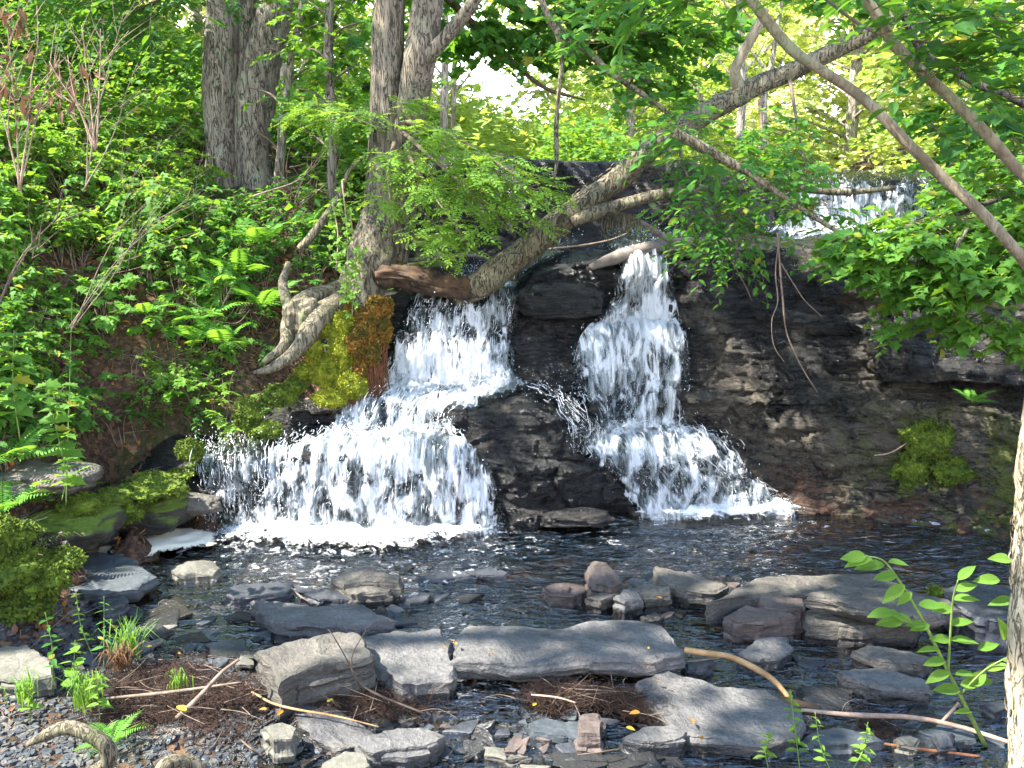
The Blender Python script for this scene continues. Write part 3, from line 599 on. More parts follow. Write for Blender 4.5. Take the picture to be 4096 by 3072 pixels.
# ------------------------------------------------------------------ stones of the stream
K9 = 1024/2212.0
def stone_mesh(mb, top, thick, seed, taper=.05, lean=(0, 0), rough=.014, nang=132, lay=.018, bulge=.0, under=.35):
    """top: (n,3) outline of the upper face; the sides run down thick metres"""
    top = np.asarray(top, float); c = top.mean(0)
    per = np.vstack([top, top[:1]]); L = np.concatenate([[0], np.cumsum(np.linalg.norm(np.diff(per, axis=0), axis=1))])
    s = np.linspace(0, L[-1], nang, endpoint=False); out = np.stack([np.interp(s, L, per[:, k]) for k in range(3)], 1)
    sz = L[-1]/6
    nr_ = out-c; nr_[:, 2] = 0; nr_ /= np.linalg.norm(nr_, axis=1)[:, None]+1e-9
    out = out+nr_*(sz*.10*fbm(out*1.0+seed, 3, seed, 2.2/sz)+sz*.05*vn(out*9/sz*.4+seed, seed+1)+sz*.03*vn(out*24/sz*.4+seed, seed+7))[:, None]
    V = []
    fr = [.0, .25, .5, .72, .88, .965, 1.0]
    for f in fr: 
        q = c+(out-c)*f; q[:, 2] += rough*2.2*fbm(np.column_stack([q[:, :2], q[:, 2]*0+seed]), 4, seed+2, 3.2)+rough*.5*fbm(q, 2, seed+3, 22)+bulge*(1-f*f)
        if f > .97: q[:, 2] -= .12*min(thick, .08)
        V.append(q)
    dr = np.linspace(0, 1, 14)[1:]
    for d in dr:
        q = out+nr_*(sz*taper*(4*d*(1-d))*.6-sz*under*.5*max(0, d-.45)**1.5*1.2)[...,None] if np.ndim(taper) else out+nr_*(sz*taper*4*d*(1-d)*.6-sz*under*.5*max(0, d-.45)**1.5)
        q = q+np.array([lean[0]*d, lean[1]*d, -thick*d]); 
        lz = np.floor(q[:, 2]*38+2*fbm(q, 2, seed+5, 2)); hh = _h(lz.astype(np.int64), np.floor(s*5).astype(np.int64), lz.astype(np.int64)*0+seed, 3)
        q = q+nr_*(lay*(hh-.5)*1.6+rough*1.6*fbm(q, 3, seed+6, 9))[:, None]
        V.append(q)
    V = np.array(V); V[0] = V[0].mean(0)
    mb.add(V.transpose(1, 0, 2).reshape(-1, 3), grid_faces(nang, len(V), True)[:, ::-1])
def stone(outline, z, thick, mat, label, name='rock', seed=None, tilt=(0, 0), cat='rock', zs=None, group=None, **k):
    pts = np.array([G(x*K9, y*K9, z if zs is None else zs[i]) for i, (x, y) in enumerate(outline)])
    c = pts.mean(0); pts[:, 2] += (pts[:, 0]-c[0])*tilt[0]+(pts[:, 1]-c[1])*tilt[1]
    seed = seed or int(abs(outline[0][0]*7+outline[0][1]))%997
    mb = MB(); stone_mesh(mb, pts, thick, seed, **k)
    o = mb.build(name, M[mat], loc=(c[0], c[1], c[2]-thick)); o.location = (c[0], c[1], c[2]-thick)
    o.data.set_sharp_from_angle(angle=R(38))
    return tag(o, label, cat, group)
stone([(95,1215),(130,1194),(215,1193),(290,1212),(330,1243),(295,1268),(215,1280),(150,1272),(112,1242)], .14, .12, 'slab_blue', 'large oval blue-grey stone lying against the mossy bank at the pool edge', lean=(0,.03))
stone([(365,1232),(400,1215),(460,1213),(472,1226),(462,1240),(380,1244)], .05, .14, 'slab_pale', 'low pale boulder alone in the water beside the foam raft', bulge=.03)
stone([(490,1276),(500,1264),(600,1257),(632,1263),(626,1276),(505,1292)], .07, .16, 'slab_dark', 'narrow dark stone in the water above the long grey slab')
stone([(718,1250),(750,1226),(800,1222),(868,1250),(862,1262),(800,1256),(745,1262)], .13, .24, 'slab_brown', 'brown wedge boulder rising from the pool left of centre', bulge=.04)
stone([(738,1272),(780,1262),(845,1268),(840,1280),(760,1286)], .09, .16, 'slab_brown', 'small brown block right in front of the brown wedge boulder')
stone([(655,1286),(700,1279),(760,1284),(755,1298),(690,1300)], .05, .12, 'slab_dark', 'thin dark slab between the wedge boulder and the long grey slab')
stone([(540,1296),(660,1300),(770,1303),(850,1336),(770,1346),(690,1350),(610,1345),(570,1322)], .13, .24, 'slab', 'long grey slab pointing right with a broken front corner')
stone([(560,1405),(620,1384),(710,1366),(775,1370),(806,1408),(790,1424),(700,1442),(652,1452),(604,1476)], .23, .3, 'slab_brown', 'thick blocky boulder with a light top and dark front', tilt=(0,.03), under=.2)
stone([(775,1380),(850,1357),(950,1359),(967,1385),(986,1440),(970,1462),(870,1470),(800,1436)], .13, .2, 'slab', 'grey flat stone wedged between the blocky boulder and the great slab')
stone([(1015,1352),(1120,1354),(1230,1352),(1290,1336),(1350,1338),(1430,1348),(1475,1390),(1478,1410),(1400,1424),(1260,1426),(1150,1438),(1080,1428),(976,1428),(998,1390)], .16, .12, 'slab', 'great flat slab lying across the middle of the stream', under=.5, rough=.008)
stone([(1375,1480),(1420,1442),(1500,1465),(1650,1490),(1725,1530),(1728,1565),(1690,1598),(1600,1604),(1500,1590),(1400,1525)], .08, .2, 'slab', 'big rounded grey slab below the right end of the great slab', rough=.008)
stone([(1595,1412),(1640,1378),(1700,1376),(1712,1400),(1690,1420),(1640,1426)], .08, .18, 'slab', 'small squarish grey stone above the curved yellow branch')
stone([(1838,1408),(1870,1398),(1925,1403),(2012,1428),(1990,1440),(1900,1434)], .10, .2, 'slab_brown', 'upper of two slanted ribbed slabs in dark water at right')
stone([(1805,1450),(1900,1445),(2000,1470),(2008,1492),(1910,1482),(1860,1470)], .10, .2, 'slab', 'lower of two slanted slabs in dark water at right')
stone([(1570,1328),(1610,1308),(1690,1320),(1714,1332),(1660,1340),(1590,1341)], .14, .2, 'slab_red', 'squat pinkish-topped block in front of the stone ledge', under=.1)
stone([(1638,1290),(1665,1281),(1735,1292),(1742,1312),(1700,1318),(1650,1308)], .17, .25, 'slab_red', 'lumpy pinkish stone between the squat block and the long ledge stones')
stone([(1530,1306),(1610,1262),(1650,1243),(1780,1244),(1900,1243),(1937,1260),(1860,1272),(1740,1284),(1620,1288)], .17, .16, 'slab_brown', 'long back ledge stone at the right edge of the pool', under=.6)
stone([(1742,1290),(1820,1268),(1960,1272),(2050,1290),(2085,1312),(1990,1332),(1870,1316)], .27, .10, 'slab_brown', 'long pale tilted slab resting on the ledge stones at right', under=.55, tilt=(-.04,0))
stone([(1730,1318),(1800,1312),(1900,1325),(1985,1340),(1970,1352),(1850,1352),(1745,1346)], .13, .2, 'slab_brown', 'low stone under the long pale tilted slab')
stone([(1415,1226),(1500,1240),(1572,1262),(1545,1276),(1480,1270),(1425,1254)], .13, .24, 'slab_brown', 'brown slanting stone beside the small pyramid boulder')
o = stone([(1268,1226),(1280,1212),(1312,1218),(1342,1250),(1320,1258),(1272,1250)], .17, .3, 'slab_red', 'small pyramid-shaped boulder standing in the pool', bulge=.05, under=-.5)
stone([(1170,1272),(1200,1262),(1262,1265),(1272,1276),(1240,1290),(1190,1290)], .07, .16, 'slab_red', 'flat reddish stone in the pool with a smaller one on it')
stone([(1178,1268),(1210,1261),(1232,1266),(1226,1276),(1190,1276)], .10, .035, 'slab_red', 'small reddish flake lying on the flat reddish stone')
stone([(1266,1288),(1330,1264),(1352,1262),(1350,1272),(1300,1292)], .11, .16, 'slab_brown', 'thin tilted slab leaning left at the foot of the pyramid boulder')
stone([(1322,1300),(1348,1278),(1375,1280),(1390,1296),(1350,1306)], .10, .2, 'slab', 'dark angular stone in the middle of the small stone cluster')
stone([(1360,1268),(1400,1260),(1448,1268),(1445,1284),(1395,1288)], .12, .2, 'slab_brown', 'flat-topped stone at the right of the small stone cluster')
stone([(2035,1268),(2090,1258),(2180,1262),(2240,1290),(2200,1340),(2110,1332),(2060,1300)], .2, .3, 'slab_dark', 'dark rock behind the leafy stem at the right edge')
stone([(620,1520),(700,1513),(745,1535),(800,1575),(830,1600),(720,1618),(665,1595)], .06, .12, 'slab', 'flat blue-grey slab under the debris heap')
stone([(764,1592),(830,1574),(912,1572),(968,1590),(950,1606),(880,1612),(800,1624)], .11, .15, 'slab', 'flat-topped thick grey stone at the bottom of the stream', under=.2)
stone([(695,1648),(745,1622),(790,1632),(800,1655),(760,1675),(700,1672)], .1, .16, 'slab_pale', 'pale greenish stone cut off at the bottom border')
stone([(1140,1560),(1180,1552),(1240,1560),(1300,1580),(1290,1598),(1220,1590),(1150,1578)], .04, .1, 'slab_blue', 'wet blue-grey stone beneath the upright pinkish one')
stone([(1250,1548),(1265,1542),(1290,1543),(1298,1562),(1296,1590),(1252,1588)], .09, .1, 'slab_red', 'upright squarish pinkish stone by the brown root mat')
stone([(1350,1590),(1390,1570),(1440,1566),(1486,1582),(1470,1596),(1400,1602)], .09, .14, 'slab', 'pointed flat stone with a yellow leaf left of the rounded slab')
stone([(1732,1488),(1780,1480),(1838,1490),(1836,1532),(1790,1534),(1740,1520)], .03, .12, 'slab', 'flat stone barely above water right of the rounded slab')
stone([(-30,1400),(60,1392),(110,1430),(112,1456),(40,1470),(-30,1468)], .15, .2, 'slab_pale', 'light flat stone at the left border of the gravel shore')
stone([(206,1304),(240,1276),(262,1278),(276,1296),(262,1306),(225,1314)], .10, .14, 'slab_dark', 'dark pointed stone below the large oval stone')
stone([(8,1262),(26,1246),(52,1252),(54,1268),(30,1274)], .30, .16, 'slab_pale', 'small round pale stone on the mossy bank at left', bulge=.03)
stone([(905,1246),(950,1236),(1010,1230),(1020,1240),(960,1250)], .03, .16, 'slab_dark', 'black wet rock breaking the pool surface left of centre')
stone([(1005,1234),(1060,1226),(1100,1234),(1090,1243),(1030,1242)], .035, .16, 'slab_dark', 'black wet rock touching the first one on its right')
stone([(872,1290),(910,1280),(930,1284),(925,1294),(885,1302)], .03, .1, 'slab_dark', 'dark thin stone with a yellow leaf near the rippling outflow')
stone([(1985,1576),(2040,1562),(2105,1580),(2108,1596),(2040,1594)], .06, .14, 'slab_blue', 'slanted bluish stone in the lower right water')
stone([(2020,1592),(2045,1582),(2062,1592),(2058,1612),(2030,1618)], .05, .12, 'slab_dark', 'small rounded dark stone in front of the slanted bluish one', bulge=.03)
stone([(1935,1596),(1965,1590),(1985,1596),(1975,1610),(1942,1608)], .04, .1, 'slab_pale', 'small white-speckled stone in the lower right water')
stone([(1740,1590),(1800,1570),(1880,1582),(1910,1600),(1840,1612),(1760,1606)], .04, .12, 'slab_blue', 'submerged-looking flat stone behind the bottom right seedlings')
stone([(2125,1520),(2165,1512),(2180,1528),(2150,1540)], .05, .12, 'slab_dark', 'small dark stone between the long orange stick and the right trunk')
stone([(570,1572),(610,1560),(640,1572),(630,1596),(590,1600)], .12, .15, 'slab_pale', 'light block with sharp edges between debris heap and bottom gravel')
stone([(1000,1604),(1040,1598),(1060,1614),(1030,1628),(1002,1622)], .03, .08, 'slab', 'small grey stone right of the thick flat-topped stone')
stone([(300,1360),(345,1352),(372,1360),(350,1372),(310,1372)], .03, .08, 'slab', 'grey flake in the shallows below the low pale boulder')
stone([(1480,1425),(1520,1418),(1545,1430),(1520,1445),(1485,1442)], .06, .14, 'slab_dark', 'dark stone under the start of the curved yellow branch')
stone([(1385,1330),(1412,1318),(1436,1328),(1420,1338),(1392,1338)], .05, .12, 'slab', 'small grey stone behind the great slab at its right end')
# bank boulders
def boulder(px, py, Y, rx, ry, rz, mat, label, seed, name='boulder', rz0=0, cat='boulder', amp=.34, cut=True, sq=.7, **kw):
    c = P(px, py, Y); n, m_ = 56, 34
    a = np.linspace(0, 2*np.pi, n, endpoint=False); b = np.linspace(-np.pi/2, np.pi/2, m_)
    A_, B_ = np.meshgrid(a, b, indexing='ij'); sg = lambda x: np.sign(x)*np.abs(x)**sq
    q = np.stack([sg(np.cos(A_))*sg(np.cos(B_)), sg(np.sin(A_))*sg(np.cos(B_)), sg(np.sin(B_))], -1)
    d = amp*fbm(q+seed, 4, seed, 1.6)+.10*fbm(q, 4, seed+1, 5)-.08*np.abs(fbm(q*np.array([1,1,4]), 3, seed+2, 2.5)); q = q*(1+d)[..., None]*np.array([rx, ry, rz])
    cr_, sr = math.cos(rz0), math.sin(rz0); q = np.stack([q[..., 0]*cr_-q[..., 1]*sr, q[..., 0]*sr+q[..., 1]*cr_, q[..., 2]], -1)
    mb = MB(); mb.add(q, grid_faces(n, m_, True)); o = mb.build(name, M[mat], **kw); o.location = tuple(c); return tag(o, label, cat)
boulder(150, 508, 6.45, .33, .30, .15, 'mossrock', 'mossy boulder on the left bank above the foam raft', 1)
boulder(182, 503, 6.5, .34, .12, .07, 'slab_brown', 'long slanting shelf stone beside the left end of the falls', 2, rz0=-.3)
boulder(90, 525, 6.1, .2, .2, .17, 'slab_dark', 'dark angular rock at the corner of the foam raft', 3)
boulder(50, 478, 5.7, .3, .25, .08, 'slab_brown', 'bare grey-brown flat rock emerging from the left bank', 4)
boulder(70, 528, 5.7, .3, .24, .15, 'mossrock', 'dark moss covered rock hanging over the large oval stone', 5)
boulder(420, 250, 8.9, .36, .3, .16, 'mossrock', 'rounded moss-topped rock in shade behind the twin cherry trunks', 6)
boulder(432, 268, 8.7, .25, .2, .09, 'mossrock', 'lower mossy rock in shade just above the rotten log', 7)
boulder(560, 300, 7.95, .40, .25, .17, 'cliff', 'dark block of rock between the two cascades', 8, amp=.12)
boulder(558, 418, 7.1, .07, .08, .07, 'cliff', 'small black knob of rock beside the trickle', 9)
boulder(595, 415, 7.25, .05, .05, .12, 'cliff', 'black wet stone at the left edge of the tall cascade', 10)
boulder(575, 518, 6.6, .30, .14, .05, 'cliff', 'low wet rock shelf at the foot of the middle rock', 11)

boulder(303, 320, 7.2, .15, .13, .17, 'root', 'rounded pale lichen-covered root knuckle above the bright moss', 12, name='root_knuckle', amp=.4, rz0=.5, cat='root')

# shingle: separate small stones, then the gravel between them
shp = []
for k in range(10):
    a = np.sort(rng.uniform(0, 2*np.pi, 6)); rr = rng.uniform(.6, 1, 6)
    top = np.stack([np.cos(a)*rr, np.sin(a)*rr*rng.uniform(.45, .8), np.full(6, .0)], 1)
    b_ = MB(); stone_mesh(b_, top*.09+np.array([0, 0, .0]), .035, 300+k, nang=22, rough=.005, lay=.004); shp.append((np.concatenate(b_.V), b_.F))
regs = [((60,330,590,672), 110, 'small flat grey stone on the shingle shore at left', 'small stones on the left shingle shore', ['slab','slab_blue','slab_dark','slab','slab_pale']),
        ((300,400,600,660), 26, 'small grey flake in the shallows left of the blocky boulder', 'flakes in the shallows left of the blocky boulder', ['slab','slab_blue','slab_brown']),
        ((330,470,560,605), 14, 'small wet stone around the brown wedge boulder', 'small stones round the brown wedge boulder', ['slab_dark','slab_brown']),
        ((610,770,575,640), 22, 'small stone in front of the stone ledge at right', 'small stones by the right stone ledge', ['slab_brown','slab_dark','slab_red','slab']),
        ((740,1000,640,755), 40, 'small dark stone in the water at lower right', 'small stones in the lower right water', ['slab_dark','slab_blue','slab']),
        ((260,560,715,768), 44, 'small stone in the gravel at the bottom border', 'small stones in the bottom gravel', ['slab','slab_pale','slab_dark','slab_brown','slab_red']),
        ((560,740,690,768), 22, 'small wet stone near the blue reflections', 'small stones by the blue reflections', ['slab_blue','slab','slab_dark'])]
SLM = [(98,575,'the large oval stone'),(194,569,'the low pale boulder'),(260,590,'the narrow dark stone'),(367,578,'the brown wedge boulder'),(320,612,'the long grey slab'),(315,660,'the blocky boulder'),(405,655,'the wedged flat stone'),(460,665,'the left tip of the great slab'),(570,690,'the round brown root mat'),
 (640,600,'the pyramid boulder'),(760,620,'the squat pinkish block'),(765,648,'the squarish grey stone'),(890,655,'the upper ribbed slab'),(880,682,'the lower slanted slab'),(725,710,'the big rounded slab'),(820,700,'the curved branch end'),(870,725,'the long reddish stick'),(945,735,'the slanted bluish stone'),(990,700,'the border trunk'),(800,745,'the bottom right seedlings'),
 (400,745,'the thick flat-topped stone'),(345,760,'the pale greenish stone'),(290,735,'the sharp-edged light block'),(470,750,'the bottom gravel middle'),(590,730,'the upright pinkish stone'),(655,735,'the pointed flat stone'),(130,640,'the long-bladed grass tuft'),(75,620,'the upright herb on the shingle'),(40,660,'the light flat stone at the border'),(200,620,'the outflow shallows'),(230,650,'the left side of the blocky boulder'),(180,655,'the orange leaf in the shallows'),(530,745,'the wet bluish stone'),(440,590,'the yellow-leaf dark stone'),(700,600,'the slanting brown stone')]
COLN = {'slab': 'grey', 'slab_blue': 'blue-grey', 'slab_dark': 'dark', 'slab_brown': 'brownish', 'slab_red': 'pinkish', 'slab_pale': 'pale'}
proto_cache = {}
for (x0, x1, y0, y1), n, lab, grp, mats in regs:
    for i in range(n):
        px, py = rng.uniform(x0, x1), rng.uniform(y0, y1); g = G(px, py, 0); zz = float(zg(np.array([g[0]]), np.array([g[1]]))[0])
        k = int(rng.integers(0, 10)); mt = mats[int(rng.integers(0, len(mats)))]
        if (k, mt) not in proto_cache:
            mb = MB(); mb.add(shp[k][0], [f for f, _ in shp[k][1]]); o = mb.build('stone', M[mt]); proto_cache[(k, mt)] = o.data
        else: o = bpy.data.objects.new('stone', proto_cache[(k, mt)]); C.objects.link(o)
        s_ = rng.uniform(.45, 1.35); o.scale = (s_, s_*rng.uniform(.8, 1.2), s_*rng.uniform(.45, 1.1)); o.rotation_euler = (rng.normal(0, .14), rng.normal(0, .14), rng.uniform(0, 6.3))
        o.location = (g[0], g[1], max(zz, -.035)+.028+rng.uniform(-.01, .02)); lb = '%s %s stone beside %s' % ('tiny' if s_ < .6 else 'small' if s_ < .95 else 'larger', COLN[mt], min(SLM, key=lambda l: (l[0]-px)**2+(l[1]-py)**2)[2]); tag(o, lb, 'stone', lb.replace(' stone ', ' stones ', 1))
for i in range(44):                       # thin slate plates among the big slabs
    x0, x1, y0, y1 = [(60,300,598,655), (740,1000,648,745), (330,470,590,640), (560,730,735,766), (110,330,590,625)][i % 5]
    px, py = rng.uniform(x0, x1), rng.uniform(y0, y1); g = G(px, py, 0); k = int(rng.integers(0, 10)); mt = ['slab', 'slab_dark', 'slab', 'slab_brown'][int(rng.integers(0, 4))]
    if (k, mt) not in proto_cache: mb = MB(); mb.add(shp[k][0], [f for f, _ in shp[k][1]]); o = mb.build('slate_plate', M[mt]); proto_cache[(k, mt)] = o.data
    else: o = bpy.data.objects.new('slate_plate', proto_cache[(k, mt)]); C.objects.link(o)
    s_ = rng.uniform(1.5, 2.6); o.scale = (s_, s_, s_*.42); o.rotation_euler = (rng.normal(0, .09), rng.normal(0, .09), rng.uniform(-.5, .5)); zz = float(zg(np.array([g[0]]), np.array([g[1]]))[0]); o.location = (g[0], g[1], max(zz, -.03)+.04)
    lb = 'thin %s slate plate beside %s' % (COLN[mt], min(SLM, key=lambda l: (l[0]-px)**2+(l[1]-py)**2)[2]); tag(o, lb, 'slate plate', lb.replace(' plate ', ' plates ', 1))
mb = MB(); n = 22000
gx_ = rng.uniform(-3.6, 3.2, n); gy_ = rng.uniform(3.3, 5.9, n); gz_ = zg(gx_, gy_); kk = (gz_ > -.3) & ((gx_ < -1.0) | (gy_ < 4.4)|(rng.random(n) < .35))
gx_, gy_, gz_ = gx_[kk], gy_[kk], gz_[kk]; n = len(gx_)
sv_ = shp[0][0]
cube = np.array([[-1,-1,-1],[1,-1,-1],[1,1,-1],[-1,1,-1],[-.7,-.8,1],[.8,-.6,1],[.6,.8,1],[-.8,.6,1]]); cf = np.array([[0,3,2,1],[4,5,6,7],[0,1,5,4],[1,2,6,5],[2,3,7,6],[3,0,4,7]])
vv = (cube[None]+rng.normal(0, .22, (n, 8, 3)))*np.stack([rng.uniform(.008, .03, n), rng.uniform(.008, .022, n), rng.uniform(.003, .010, n)], 1)[:, None]
an = rng.uniform(0, 6.3, n); ca, sa = np.cos(an)[:, None], np.sin(an)[:, None]
vv = np.stack([vv[..., 0]*ca-vv[..., 1]*sa, vv[..., 0]*sa+vv[..., 1]*ca, vv[..., 2]], -1)+np.stack([gx_, gy_, gz_+.005], 1)[:, None]
mid = rng.integers(0, 4, n)
for k_ in range(4):
    s_ = mid == k_; mm = s_.sum(); mb.add(vv[s_].reshape(-1, 3), (np.arange(mm)[:, None, None]*8+cf[None]).reshape(-1, 4), k_)
tag(mb.build('gravel', [M['slab'], M['slab_dark'], M['slab_brown'], M['slab_blue']], smoothed=False), 'loose gravel chips between the stones', kind='stuff')

# ------------------------------------------------------------------ leaves
def unit(a): return a/(np.linalg.norm(a, axis=-1, keepdims=True)+1e-9)
def place(tv, pos, dirv, up, size):
    """many copies of a leaf template: +x along dirv, +z near up"""
    X = unit(dirv); Z = unit(up-X*(up*X).sum(-1, keepdims=True)); Y = np.cross(Z, X)
    Mx = np.stack([X, Y, Z], -1)                       # n,3,3
    return (np.einsum('nij,vj->nvi', Mx, tv)*size[:, None, None]+pos[:, None])
def tmpl_oval(w=.5, fold=.16, droop=.12):
    v = np.array([[0,0,0],[.32,w*.5,0],[.68,w*.42,0],[1,0,0],[.32,-w*.5,0],[.68,-w*.42,0],[.5,0,0]], float)
    v[:, 2] = np.abs(v[:, 1])*fold*2-droop*v[:, 0]**2
    return v, [np.array([[0,6,1,1][:3],[1,6,2],[2,6,3],[0,4,6],[4,5,6],[5,3,6]])]
def tmpl_maple():
    o = np.array([[0,0],[.02,-.3],[.22,-.52],[.28,-.32],[.55,-.52],[.58,-.28],[.7,-.22],[.74,-.12],[1.0,0],[.74,.12],[.7,.22],[.58,.28],[.55,.52],[.28,.32],[.22,.52],[.02,.3]], float)
    c = np.array([[.36, 0]]); v = np.vstack([c, o]); v = np.column_stack([v, np.abs(v[:, 1])*.25-.2*v[:, 0]**2])
    n = len(o); return v, [np.array([[0, 1+i, 1+(i+1) % n] for i in range(n)])]
def tmpl_lobed():                       # three-lobed viburnum leaf
    o = np.array([[0,0],[.0,-.22],[.12,-.42],[.45,-.50],[.42,-.3],[.66,-.24],[1.0,0],[.66,.24],[.42,.3],[.45,.50],[.12,.42],[.0,.22]], float)
    c = np.array([[.34, 0]]); v = np.vstack([c, o]); v = np.column_stack([v, np.abs(v[:, 1])*.3-.22*v[:, 0]**2])
    n = len(o); return v, [np.array([[0, 1+i, 1+(i+1) % n] for i in range(n)])]
def combine(items):                     # (template, pos, dir, up, size) pieces -> one template
    V, F, n = [], [], 0
    for (tv, tf), p, d, u, s in items:
        q = place(tv, np.array([p], float), np.array([d], float), np.array([u], float), np.array([s], float))[0]
        V.append(q); F.append(tf[0]+n); n += len(q)
    return np.vstack(V), [np.vstack(F)]
def tmpl_fine(w=.48):
    x = np.array([.0, .1, .25, .42, .6, .78, .9, 1.0]); y = w*.5*np.array([0, .5, .88, 1, .88, .55, .25, 0]); V = []
    for i in range(8): V += [(x[i], y[i], y[i]*.35-.16*x[i]**2), (x[i], 0, -.16*x[i]**2), (x[i], -y[i], y[i]*.35-.16*x[i]**2)]
    F = []
    for i in range(7):
        a = i*3; F += [(a, a+1, a+4), (a, a+4, a+3), (a+1, a+2, a+5), (a+1, a+5, a+4)]
    return np.array(V, float), [np.array(F)]
LT = {'oval': tmpl_oval(.52), 'fine': tmpl_fine(.46), 'finenarrow': tmpl_fine(.28), 'narrow': tmpl_oval(.3, .1, .2), 'maple': tmpl_maple(), 'lobed': tmpl_lobed(), 'round': tmpl_oval(.85, .08, .1)}
small = tmpl_oval(.5, .08, .1)
it = []
for k in range(4):
    x = .2+k*.2
    for sg_ in (-1, 1): it.append((small, (x, 0, -.08*x), (.55, sg_, -.05), (0, 0, 1), .30-.02*k))
it.append((small, (.95, 0, -.1), (1, 0, -.1), (0, 0, 1), .3)); LT['pinnate'] = combine(it)
LT['five'] = combine([(small, (.0, 0, 0), (math.cos(a), math.sin(a), -.15), (0, 0, 1), .55 if abs(a) < 1 else .42) for a in (-2.0, -1, 0, 1, 2.0)])
def frond(seed=0, n=17):
    rg = np.random.default_rng(seed); it = []
    sm = tmpl_oval(.17, .05, .12)
    for k in range(n):
        f = k/(n-1); x = .14+.84*f; L = .26*math.sin(math.pi*min(1, .28+f*.72))**.8+.015; z = .34*x-.55*x*x
        for sg_ in (-1, 1): 
            # each pinna is toothed: two overlapping blades plus side teeth
            it.append((sm, (x, 0, z), (.32, sg_, -.12+rg.normal(0, .06)), (0, 0, 1), L))
    it.append((sm, (.97, 0, .34*.97-.55*.94), (1, 0, -.6), (0, 0, 1), .08)); return combine(it)
LT['frond'] = frond()
def leafmesh(mb, kind, pos, dirv, up, size, mi=0):
    tv, tf = LT[kind]; V = place(tv, pos, dirv, up, size); n = len(pos)
    mb.add(V.reshape(-1, 3), (np.arange(n)[:, None, None]*len(tv)+tf[0][None]).reshape(-1, 3), mi)
def foliage(lm, tm, clusters, kind, size, seed, nleaf=9, tlen=.34, root=None, droop=.25, upj=.35, twr=.0022, mi=0):
    """clusters: (centre, radii, number of sprays). Leaves go to lm, thin twigs to tm"""
    rg = np.random.default_rng(seed)
    for c, rad, ns in clusters:
        c = np.asarray(c, float); rad = np.asarray(rad if np.ndim(rad) else (rad, rad, rad*.5), float)
        q = unit(rg.normal(size=(ns, 3)))*rg.random((ns, 1))**.45
        st = c+q*rad; out = q*np.array([1, 1, .25]); 
        if root is not None: out = out*.6+unit(c-np.asarray(root))*.5*np.array([1, 1, .3])
        d = unit(out+rg.normal(0, .35, (ns, 3))*np.array([1, 1, .35])); L = tlen*rg.uniform(.55, 1.25, ns)
        f = (np.arange(nleaf)+.5)/nleaf
        dd = d[:, None]-np.array([0, 0, 1.])*droop*f[None, :, None]
        pos = st[:, None]+dd*(L[:, None]*f)[..., None]
        side = unit(np.cross(d, [0, 0, 1.])); sg = np.where(np.arange(nleaf) % 2, 1, -1)[None, :, None]
        ld = d[:, None]*.75+side[:, None]*sg*rg.uniform(.5, 1.1, (ns, nleaf, 1))+rg.normal(0, .22, (ns, nleaf, 3))-np.array([0, 0, .22])
        up = np.array([0, 0, 1.])+rg.normal(0, upj, (ns, nleaf, 3)); sz = size*rg.uniform(.65, 1.25, (ns, nleaf))*(1-.25*f)
        leafmesh(lm, kind, pos.reshape(-1, 3), ld.reshape(-1, 3), up.reshape(-1, 3), sz.ravel(), mi)
        if tm is not None:
            e = st+(d-np.array([0, 0, 1.])*droop)*L[:, None]; b0 = st-d*L[:, None]*.4+(c-st)*.25
            for A, B, w0, w1 in ((b0, st, twr*1.4, twr), (st, e, twr, twr*.4)):
                s1 = unit(np.cross(B-A, [0, 0, 1.])); s2 = unit(np.cross(B-A, s1)); m = len(A)
                ring = [s1, -s1*.5+s2*.87, -s1*.5-s2*.87]
                Vv = np.stack([A+r*w0 for r in ring]+[B+r*w1 for r in ring], 1)
                tm.add(Vv.reshape(-1, 3), (np.arange(m)[:, None, None]*6+np.array([[0,1,4,3],[1,2,5,4],[2,0,3,5]])[None]).reshape(-1, 4))

# ------------------------------------------------------------------ the named trees
def tree(name, loc, label, cat='tree', group=None): return thing(name, loc, label, cat, group)
def addpart(root, nm, mb, mat, **k):
    l = np.array(root.location); return mb.build(nm, mat, parent=root, loc=l, **k)
# twin trunks on the left bank
t1 = tree('twin_trunk_tree', P(240, 186, 10), 'thick grey-barked tree on the left bank with two trunks, the right one forked')
mb = MB(); ptube(mb, [(222,215,10),(224,185,10),(223,150,10),(221,100,10),(222,50,10),(223,0,10),(224,-60,10),(226,-160,10)], [48,40,33,34,33,30,29,25], sides=30, seg=14, amp=.13, sc=9, seed=1)
addpart(t1, 'trunk', mb, M['bark'])
mb = MB(); ptube(mb, [(262,222,10.02),(257,190,10.0),(252,150,10.0),(256,100,9.95),(262,60,9.95),(272,25,9.9),(279,-20,9.9),(290,-120,9.9)], [52,38,33,36,36,33,29,24], sides=30, seg=14, amp=.15, sc=9, seed=2)
addpart(t1, 'trunk', mb, M['bark'])
mb = MB(); ptube(mb, [(253,70,10.05),(250,30,10.05),(249,-20,10.05),(246,-120,10.1)], [30,24,22,18], sides=22, seg=14, amp=.14, sc=9, seed=3); addpart(t1, 'limb', mb, M['bark'])
for k, (a, w) in enumerate([([(262,205,9.95),(270,222,9.7),(282,238,9.5)], [14,8,3]), ([(222,205,9.9),(214,222,9.7),(200,235,9.5)], [16,8,3])]):
    mb = MB(); ptube(mb, a, w, sides=10, amp=.1); addpart(t1, 'root', mb, M['bark'])
